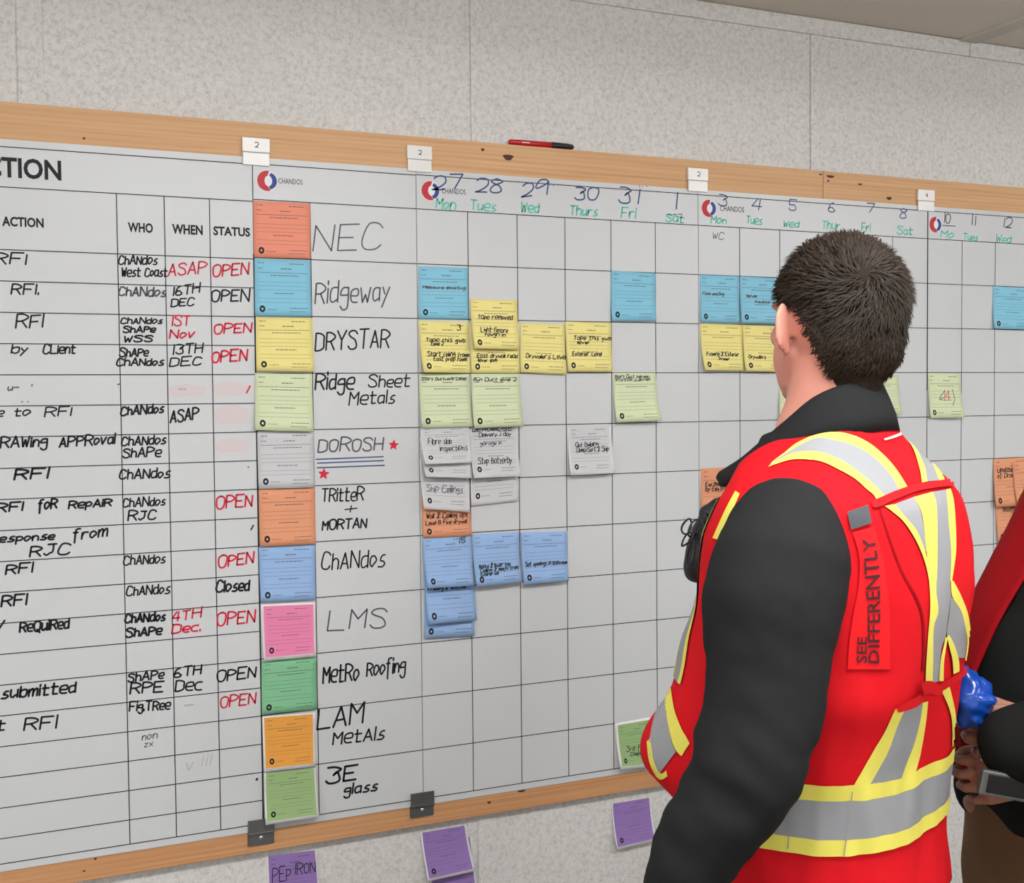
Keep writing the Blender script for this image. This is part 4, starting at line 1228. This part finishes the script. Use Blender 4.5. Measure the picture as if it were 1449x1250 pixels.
# far shoulder
f0 = Z2((915, 237), (950, 300), (975, 380), (985, 440)); f1 = Z2((930, 250), (972, 315), (998, 375), (1008, 435)); f2 = Z2((960, 272), (1020, 338), (1048, 400), (1060, 430)); f3 = Z2((985, 300), (1040, 358), (1070, 400), (1084, 428))
band('yellow_trim', f0, f1, Yw); band('reflective_tape', f1, f2, Gy); band('yellow_trim', f2, f3, Yw)
# curved straps down the back
band('yellow_trim', Z2((825, 540), (900, 600), (960, 690), (1000, 790), (1020, 900), (1020, 960)), Z2((868, 532), (915, 588), (962, 645), (1000, 740), (1022, 860), (1030, 960)), Yw)
band('reflective_tape', Z2((868, 532), (915, 588), (962, 645), (1000, 735)), Z2((950, 502), (978, 560), (992, 630), (1004, 735)), Gy)
band('yellow_trim', Z2((950, 502), (985, 575), (1000, 700), (1010, 800), (1020, 960), (1010, 1100), (1000, 1250), (1000, 1330)), Z2((1030, 480), (1045, 520), (1050, 600), (1050, 800), (1045, 900), (1055, 990), (1035, 1060), (1032, 1200), (1030, 1300)), Yw)
band('reflective_tape', Z2((1030, 480), (1045, 520), (1050, 600), (1050, 800), (1045, 900), (1055, 990), (1035, 1060), (1032, 1200), (1030, 1300)), Z2((1090, 470), (1095, 540), (1100, 620), (1110, 740), (1105, 860), (1110, 930), (1098, 1010), (1088, 1090), (1066, 1160), (1060, 1290)), Gy)
band('yellow_trim', Z2((1090, 470), (1095, 540), (1100, 620), (1110, 740), (1105, 860)), Z2((1108, 465), (1122, 520), (1130, 640), (1130, 740), (1113, 862)), Yw)
band('reflective_tape', Z2((1107, 930), (1098, 1010), (1088, 1090), (1110, 1120), (1135, 1190)), Z2((1112, 935), (1150, 990), (1170, 1070), (1174, 1130), (1165, 1192)), Gy, h=.0024)
band('yellow_trim', Z2((1105, 862), (1112, 930), (1150, 990), (1170, 1070), (1176, 1130), (1166, 1200)), Z2((1116, 860), (1150, 925), (1180, 1005), (1192, 1100), (1186, 1160), (1178, 1210)), Yw, h=.0026)
band('yellow_trim', Z2((1082, 1100), (1075, 1140), (1062, 1200), (1055, 1290)), Z2((1092, 1105), (1084, 1150), (1076, 1210), (1074, 1290)), Yw, h=.0026)
band('yellow_trim', Z2((1088, 1092), (1100, 1150), (1112, 1200), (1116, 1262)), Z2((1100, 1095), (1122, 1140), (1140, 1200), (1142, 1250)), Yw, h=.0026)
band('white_label', [(1248, 623), (1262, 618), (1276, 612)], [(1250, 625), (1264, 621), (1277, 616)], M['paper'], h=.003, na=8, nb=1)
band('seam_crease_shade', Z2((800, 548), (850, 700), (900, 830), (955, 930), (985, 1020), (990, 1150), (984, 1250)), Z2((807, 546), (858, 698), (910, 828), (965, 928), (994, 1020), (999, 1150), (993, 1250)), M['vest2'], h=.0012, nb=1)  # darker strip paints the shade in the pleat crease along the side seam
# straps of piping
band('piping', Z2((765, 522), (785, 515), (920, 460), (1010, 442), (1100, 428), (1112, 426)), Z2((770, 548), (800, 545), (930, 490), (1010, 470), (1108, 458), (1118, 455)), M['piping'], h=.0040)
band('piping', Z3((958, 392), (1020, 360), (1060, 335), (1110, 312), (1180, 270), (1222, 240)), Z3((966, 412), (1030, 392), (1080, 345), (1120, 335), (1190, 292), (1226, 262)), M['piping'], h=.0060)
band('piping', Z3((1040, 300), (1065, 292), (1100, 300), (1120, 322)), Z3((1050, 345), (1075, 340), (1105, 345), (1122, 345)), M['piping'], h=.0080)
# lower back diagonals
l0 = Z3((965, 402), (930, 480), (890, 550), (845, 630), (806, 700)); l1 = Z3((1000, 405), (972, 470), (940, 560), (905, 625), (868, 690)); l2 = Z3((1066, 380), (1056, 450), (1032, 540), (1008, 600), (985, 665)); l3 = Z3((1086, 375), (1078, 450), (1060, 560), (1038, 645))
band('yellow_trim', l0, l1, Yw); band('reflective_tape', l1, l2, Gy); band('yellow_trim', l2, l3, Yw)
band('yellow_trim', Z3((1135, 335), (1160, 390), (1175, 450), (1176, 545)), Z3((1165, 318), (1185, 400), (1192, 470), (1194, 538)), Yw)


# waist tape, all the way round
def ring(name, z0, z1, m, h, skew=lambda p: 0):
    rows = []
    for z in (z0, (z0 + z1) / 2, z1):
        rows.append([vest_pt(math.radians(96 + 280 * k / 160), z + skew(k / 160), h) for k in range(161)])
    g = Geo(); g.rings(rows, closed=False, cap=False)
    return meshobj(name, g.v, g.f, m, man, True)
ring('yellow_trim', 1.098, 1.116, Yw, .0026); ring('reflective_tape', 1.054, 1.098, Gy, .0024); ring('yellow_trim', 1.036, 1.054, Yw, .0026)
# piece seams of the tape
for x0, y0, x1, y1 in ((1122, 1108, 1115, 1200), (1203, 1118, 1192, 1210)):
    band('tape_seam', [(x0, y0), (x1, y1)], [(x0 + 1.6, y0), (x1 + 1.6, y1)], M['seam'], h=.0050, na=20, nb=1)

# side panel with the lettering, and the grey patch above it
band('lettering_panel', Z2((686, 652), (716, 760), (712, 880), (690, 1000), (672, 1120), (664, 1240)), Z2((778, 628), (818, 760), (838, 900), (846, 1040), (848, 1140), (850, 1240)), M['vest_panel'], h=.0022, nb=10)
band('patch', [(1197, 726), (1202, 750)], [(1226, 717), (1231, 741)], M['patch'], h=.0036, na=8, nb=8)


def vest_text(text, path_a, path_b, m, bold=.02):
    """lettering fitted between a baseline (path_a) and a cap line (path_b)"""
    cu = bpy.data.curves.new('t', 'FONT'); cu.body = text; cu.offset = bold; cu.resolution_u = 2
    ob = bpy.data.objects.new('t', cu); COL.objects.link(ob)
    bpy.context.view_layer.update()
    me = bpy.data.meshes.new_from_object(ob.evaluated_get(bpy.context.evaluated_depsgraph_get()))
    bpy.data.objects.remove(ob)
    bm = bmesh.new(); bm.from_mesh(me)
    bmesh.ops.triangulate(bm, faces=bm.faces[:])
    bmesh.ops.subdivide_edges(bm, edges=[e for e in bm.edges if e.calc_length() > .25], cuts=2)
    bm.verts.index_update()
    co = [v.co.copy() for v in bm.verts]; fs = [tuple(v.index for v in f.verts) for f in bm.faces]; bm.free()
    x0, x1 = min(c.x for c in co), max(c.x for c in co); y0, y1 = min(c.y for c in co), max(c.y for c in co)
    A = resample(path_a, 200); B = resample(path_b, 200)
    vs = []
    for c in co:
        k = (c.x - x0) / (x1 - x0) * 199; i = min(198, int(k)); f = k - i
        q = A[i].lerp(A[i + 1], f).lerp(B[i].lerp(B[i + 1], f), (c.y - y0) / (y1 - y0))
        vs.append(onvest(q.x, q.y, .0034) or Vector(vs[-1] if vs else (0, 0, 0)))
    return meshobj('lettering', vs, fs, m, man)
vest_text('SEE', Z2((745, 1212), (745, 1098)), Z2((700, 1212), (705, 1098)), M['text_dark'], .012)
vest_text('DIFFERENTLY', Z2((800, 1212), (805, 1000), (800, 820), (778, 672)), Z2((752, 1212), (748, 1000), (738, 820), (728, 680)), M['text_dark'], .012)
# front edge trims seen past the arm
band('yellow_trim', [(1042, 696), (1028, 722), (1010, 762)], [(1048, 700), (1036, 728), (1018, 764)], Yw, nb=2)
def front_strip(name, a0, a1, z0, z1, m, h=.0022):
    g = Geo(); g.rings([[vest_pt(math.radians(a0 + (a1 - a0) * k / 4), z, h) for k in range(5)] for z in [z0 + (z1 - z0) * i / 30 for i in range(31)]], closed=False, cap=False)
    return meshobj(name, g.v, g.f, m, man, True)
for a0, a1, mm in ((46, 50, 'hv_yellow'), (50, 60, 'hv_grey'), (60, 64, 'hv_yellow')):
    front_strip('yellow_trim' if 'yel' in mm else 'reflective_tape', a0, a1, 1.20, 1.425, M[mm])
for a0, a1, mm in ((116, 120, 'hv_yellow'), (120, 130, 'hv_grey'), (130, 134, 'hv_yellow')):
    front_strip('yellow_trim' if 'yel' in mm else 'reflective_tape', a0, a1, 1.118, 1.425, M[mm])
band('reflective_tape', [(938, 985), (926, 1020), (920, 1062), (930, 1100)], [(943, 985), (946, 1020), (952, 1050), (958, 1064)], Gy, nb=4)
band('yellow_trim', [(940, 982), (946, 1020), (952, 1048), (958, 1062), (966, 1070)], [(950, 968), (956, 1005), (966, 1032), (972, 1042), (977, 1052)], Yw, nb=3)
band('yellow_trim', [(917, 1050), (921, 1080), (934, 1102), (946, 1098)], [(922, 1046), (927, 1078), (936, 1094), (944, 1090)], Yw, nb=2)

# --- chest pouch with looped cord (hangs on the vest front)
pc = dp(1003, 763, 1.565)
pouch = empty('chest_pouch', tuple(pc), 'black pouch with looped cord on the near man\'s chest, left of his shoulder', 'pouch')
g = Geo()
U_ = Vector((0, 0, 1)); SX = rr0 * .8 + aw0 * .6
t_ = (U_ + rr0 * .34).normalized()
g.tube([(pc - t_ * .046, .020, .016, SX), (pc - t_ * .034, .026, .020, SX), (pc + t_ * .005, .026, .022, SX), (pc + t_ * .034, .024, .020, SX), (pc + t_ * .044, .014, .014, SX)], 20)
fuse('pouch_body', g, M['rubber'], pouch, .0035, 3, lambda p: NZ.noise(p * 60) * .0025)
g = Geo(); tip = dp(1022, 722, 1.56)
g.tube([(tip, .009), (dp(1030, 712, 1.56), .0075), (dp(1036, 704, 1.56), .0065)], 10)
meshobj('stub_antenna', g.v, g.f, M['rubber'], pouch, True)
for (cx, cy, w0, h0, a0) in ((983, 748, .012, .0065, .95), (972, 745, .0055, .010, -.35), (972, 764, .010, .004, .9), (1002, 742, .004, .014, .2), (978, 778, .003, .022, -.18)):
    g = Geo(); pts = []
    cc = dp(cx, cy, 1.535)
    for k in range(17):
        a = k * math.tau / 16
        u = w0 * math.cos(a); v = h0 * math.sin(a)
        pts.append((cc + rr0 * (u * math.cos(a0) - v * math.sin(a0)) + U_ * (u * math.sin(a0) + v * math.cos(a0)) + aw0 * .005 * math.sin(2 * a), .0013))
    g.tube(pts, 6)
    meshobj('cord', g.v, g.f, M['rubber'], pouch, True)

# --- trousers and boots
g = Geo()
g.rings([[B1(*torso_pt(k * math.tau / 32, .95, s_), z) for k in range(32)] for z, s_ in ((.80, .0), (.86, .004), (.93, .004), (.99, .002))])
for q in (1, -1):
    g.tube([(B1(.092 * q, .0, .86), .098, .105), (B1(.10 * q, .005, .72), .092, .096), (B1(.105 * q, .012, .50), .074, .076), (B1(.11 * q, .0, .32), .068, .07), (B1(.115 * q, -.01, .11), .062, .066)], 24)
fuse('jeans', g, M['jeans'], man, .008, 4)
for q in (1, -1):
    g = Geo(); s0 = B1(1, 0, 0) - B1(0, 0, 0)
    g.tube([(B1(.115 * q, -.075, .055), .036, .04, s0), (B1(.118 * q, -.01, .062), .044, .05, s0), (B1(.12 * q, .07, .05), .047, .04, s0), (B1(.124 * q, .15, .04), .046, .028, s0)], 18)
    g.tube([(B1(.115 * q, -.03, .05), .042), (B1(.115 * q, -.02, .20), .046)], 18)
    b_ = fuse('boot', g, M['boot'], man, .007, 3)
    g = Geo(); g.rings([[B1(.12 * q + .052 * math.cos(k * math.tau / 24), .035 + .145 * math.sin(k * math.tau / 24), z) for k in range(24)] for z in (.0, .03)])
    meshobj('sole', g.v, g.f, M['sole'], b_)

# ------------------------------------------------------------------ second person, at the right edge
O2 = ground(1572, 1.72)
B2 = frame(O2, math.radians(106))
TOR2 = [(.84, .165, .130, .02), (.95, .172, .145, .03), (1.02, .178, .160, .035), (1.12, .182, .170, .034), (1.22, .186, .160, .002), (1.31, .194, .142, -.044), (1.38, .20, .125, -.078), (1.43, .190, .108, -.095), (1.465, .155, .092, -.100),
        (1.495, .115, .078, -.110), (1.52, .08, .070, -.115), (1.54, .068, .064, -.115)]
per2 = empty('person', (O2[0], O2[1], 0), 'second person cut off by the right edge, in dark red vest and brown trousers', 'person')
tp2 = lambda phi, z, off=0: torso_pt(phi, z, off, TOR2)
HC2 = Vector(B2(0, -.115, 0)); HC2.z = 1.655
_h2 = frame((HC2.x, HC2.y), math.radians(80))
H2 = lambda x, y, z: _h2(x, y, z + HC2.z)
o_ = H2(0, 0, 0); R2 = Matrix((H2(1, 0, 0) - o_, H2(0, 1, 0) - o_, H2(0, 0, 1) - o_)).transposed()
g = Geo()
head_geo(g, H2, R2, B2(0, -.10, 1.50))
g.rings([[B2(*tp2(k * math.tau / 32, z, -.02), z) for k in range(32)] for z in (.88, .95, 1.05, 1.15, 1.25, 1.33, 1.40, 1.44, 1.47, 1.51)])
W2 = dp(1494, 1043, 1.572)
A2L = [(B2(.185, -.09, 1.41), .062, .062), (B2(.235, -.095, 1.31), .064, .064), (B2(.262, -.07, 1.19), .058, .058), (B2(.255, -.03, 1.085), .056, .056), (dp(1478, 1046, 1.53), .054, .054), (dp(1428, 1058, 1.56), .046, .048)]
A2R = [(B2(-.175, -.10, 1.41), .058, .058), (B2(-.215, -.10, 1.31), .058, .058), (B2(-.225, -.07, 1.18), .054, .054), (B2(-.205, .00, 1.08), .050, .050), (B2(-.11, .11, 1.005), .045, .045), (B2(-.075, .15, .975), .041, .041)]
for A in (A2L, A2R): g.tube([(p, a * .6) for p, a, b in A] + [(A[-1][0] + (A[-1][0] - A[-2][0]).normalized() * .02, .024)], 16)
# near hand: closed, knuckles to the left, thumb up; far hand below it
hand_geo(g, W2 + Vector((0, 0, .0)), -rr0 * .86 + aw0 * .45 + Vector((0, 0, -.06)), -aw0 * .9 - rr0 * .45, Vector((0, 0, 1)), .92, 1.15, .02, .12, .15)
fdr = (A2R[-1][0] - A2R[-2][0]).normalized()
hand_geo(g, dp(1472, 1090, 1.62), -rr0 * .85 + aw0 * .20 + Vector((0, 0, -.22)), -aw0 * .9 - rr0 * .3, Vector((0, 0, 1)), .84, 1.0, .02, .3, .3)
for q in (1, -1):
    g.tube([(B2(.09 * q, .02, .93), .088), (B2(.10 * q, .02, .75), .078), (B2(.105 * q, .02, .50), .056), (B2(.11 * q, .01, .35), .052), (B2(.115 * q, .0, .12), .036), (B2(.115 * q, .0, .07), .036), (B2(.12 * q, .09, .045), .034)], 18)
fuse('body', g, M['skin_dark'], per2, .0030, 3)
g = Geo()
cR = dp(1389, 1064, 1.60)
g.tube([(cR + Vector((0, 0, 1)) * .011 * math.sin(a) + aw0 * .010 * math.cos(a), .0016) for a in [k * math.tau / 14 for k in range(15)]], 6)
meshobj('finger_ring', g.v, g.f, M['gold'], per2, True)
for q in (1, -1):
    e = Geo(); e.ball(H2(.030 * q, .0742, .0095), .0104, .0104, .0095, R2, 14); eo = meshobj('eye', e.v, e.f, M['eye_white'], per2, True)
    e = Geo(); e.ball(H2(.030 * q, .0828, .0090), .0052, .0024, .0052, R2, 12); meshobj('iris', e.v, e.f, M['iris'], eo, True)
HF2 = hair_surface(H2, R2, .009)
hv, hf, idx = [], [], {}
for j in range(31):
    for i in range(60):
        w_, p_, d_ = HF2(math.tau * i / 60, math.radians(-62 + 152 * j / 30)); idx[(i, j)] = (len(hv), hair_keep(p_)); hv.append(w_)
for j in range(30):
    for i in range(60):
        q = [idx[(i, j)], idx[((i + 1) % 60, j)], idx[((i + 1) % 60, j + 1)], idx[(i, j + 1)]]
        if all(k[1] for k in q): hf.append(tuple(k[0] for k in q))
meshobj('hair', hv, hf, M['hair2'], per2, True)
# dark jacket
g = Geo()
g.rings([[B2(*tp2(k * math.tau / 40, z), z) for k in range(40)] for z in [.93 + .02 * i for i in range(31)]])
for A in (A2L, A2R): g.tube(A, 24)
fuse('jacket', g, M['jacket2'], per2, .0062, 5, lambda p: NZ.noise(Vector((p.x * 14, p.y * 14, p.z * 22))) * .005)
# open vest: two front panels and the back, from one shell with a wide gap at the front
PH2 = 96; zs2 = [1.0 + .0105 * i for i in range(46)]
def v2off(phi, z): return .012 + NZ.noise(Vector((math.cos(phi) * 3, math.sin(phi) * 3, z * 7))) * .006
C2 = 80
def gap2(z): return 15 + max(0, z - 1.30) * 60
vr = [[B2(*tp2(a, z, v2off(a, z)), z) for a in phis(z, PH2, gap2(z), C2)] for z in zs2]
vi = [[B2(*tp2(a, z, v2off(a, z) - .004), z) for a in phis(z, PH2, gap2(z), C2)] for z in zs2]
g, _n = shell(vr, vi)
meshobj('vest', g.v, g.f, M['vest2'], per2, True)
def strip2(name, ph0, ph1, z0, z1, m, h=.003, nz=24, np_=8):
    rows = []
    for i in range(nz + 1):
        z = z0 + (z1 - z0) * i / nz
        rows.append([B2(*tp2(math.radians(ph0 + (ph1 - ph0) * k / np_), z, v2off(math.radians(ph0 + (ph1 - ph0) * k / np_), z) + h), z) for k in range(np_ + 1)])
    g = Geo(); g.rings(rows, closed=False, cap=False)
    return meshobj(name, g.v, g.f, m, per2, True)
for a_, b_, mm in ((38, 43, 'hv_yellow'), (28, 38, 'hv_grey'), (23, 28, 'hv_yellow'), (152, 157, 'hv_yellow'), (157, 167, 'hv_grey'), (167, 172, 'hv_yellow')):
    strip2('yellow_trim' if 'yel' in mm else 'reflective_tape', a_, b_, 1.115, 1.42, M[mm])
for z0, z1, mm in ((1.097, 1.115, 'hv_yellow'), (1.053, 1.097, 'hv_grey'), (1.035, 1.053, 'hv_yellow')):
    strip2('yellow_trim' if 'yel' in mm else 'reflective_tape', 105, 431, z0, z1, M[mm], .0032, 3, 120)
CT2 = [((t[0], t[1] - .135, t[2] + .01), (b[0], b[1] - .135, b[2] + .01)) for t, b in CT]
collar(B2, CT2, M['jacket2'], per2)
# trousers, belt, boots
g = Geo()
g.rings([[B2(*tp2(k * math.tau / 32, .95, s_), z) for k in range(32)] for z, s_ in ((.80, .0), (.86, .006), (.93, .006), (1.0, .004))])
for q in (1, -1):
    g.tube([(B2(.090 * q, .02, .86), .100, .110), (B2(.10 * q, .02, .72), .096, .10), (B2(.105 * q, .02, .50), .08, .08), (B2(.11 * q, .01, .32), .074, .075), (B2(.115 * q, .0, .11), .066, .068)], 24)
fuse('trousers', g, M['brown'], per2, .008, 4, lambda p: NZ.noise(p * 14) * .006)
for q in (1, -1):
    g = Geo(); s0 = B2(1, 0, 0) - B2(0, 0, 0)
    g.tube([(B2(.115 * q, -.075, .055), .036, .04, s0), (B2(.118 * q, -.01, .062), .044, .05, s0), (B2(.12 * q, .07, .05), .047, .04, s0), (B2(.124 * q, .15, .04), .046, .028, s0)], 18)
    g.tube([(B2(.115 * q, -.03, .05), .042), (B2(.115 * q, -.02, .20), .046)], 18)
    b_ = fuse('boot', g, M['boot'], per2, .007, 3)
    g = Geo(); g.rings([[B2(.12 * q + .052 * math.cos(k * math.tau / 24), .035 + .145 * math.sin(k * math.tau / 24), z) for k in range(24)] for z in (.0, .03)])
    meshobj('sole', g.v, g.f, M['sole'], b_)

# crumpled blue plastic held against the belly
cb = dp(1376, 985, 1.60)
bl = empty('plastic_bag', tuple(cb), 'crumpled glossy blue plastic held against the second person\'s belly', 'bag')
g = Geo()
g.tube([(dp(1364, 950, 1.61), .009), (dp(1370, 966, 1.605), .018), (dp(1376, 990, 1.60), .027), (dp(1374, 1012, 1.60), .020)], 24)
fuse('blue_film', g, M['blue_plastic'], bl, .004, 1, lambda p: abs(NZ.noise(p * 45)) * .010 + NZ.noise(p * 90) * .003)
# phone clipped below the hand
ph = dp(1424, 1112, 1.535)
pe = empty('phone', tuple(ph), 'small black phone with a silver edge held below the second person\'s hand', 'phone')
X = (rr0 * .95 + Vector((0, 0, -.18))).normalized(); Yv = (-aw0).normalized(); Zv = X.cross(Yv).normalized()
def slab(name, w_, h_, d_, off, m):
    bm = bmesh.new(); box(bm, -w_, w_, -d_, d_, -h_, h_, min(w_, h_, d_) * .5)
    for v in bm.verts: v.co = ph + X * v.co.x + Yv * (v.co.y + off) + Zv * v.co.z
    return bm_obj(name, bm, m, pe)
slab('case', .034, .016, .005, 0, M['steel']); slab('screen', .026, .0115, .001, .0055, M['glass_blk'])
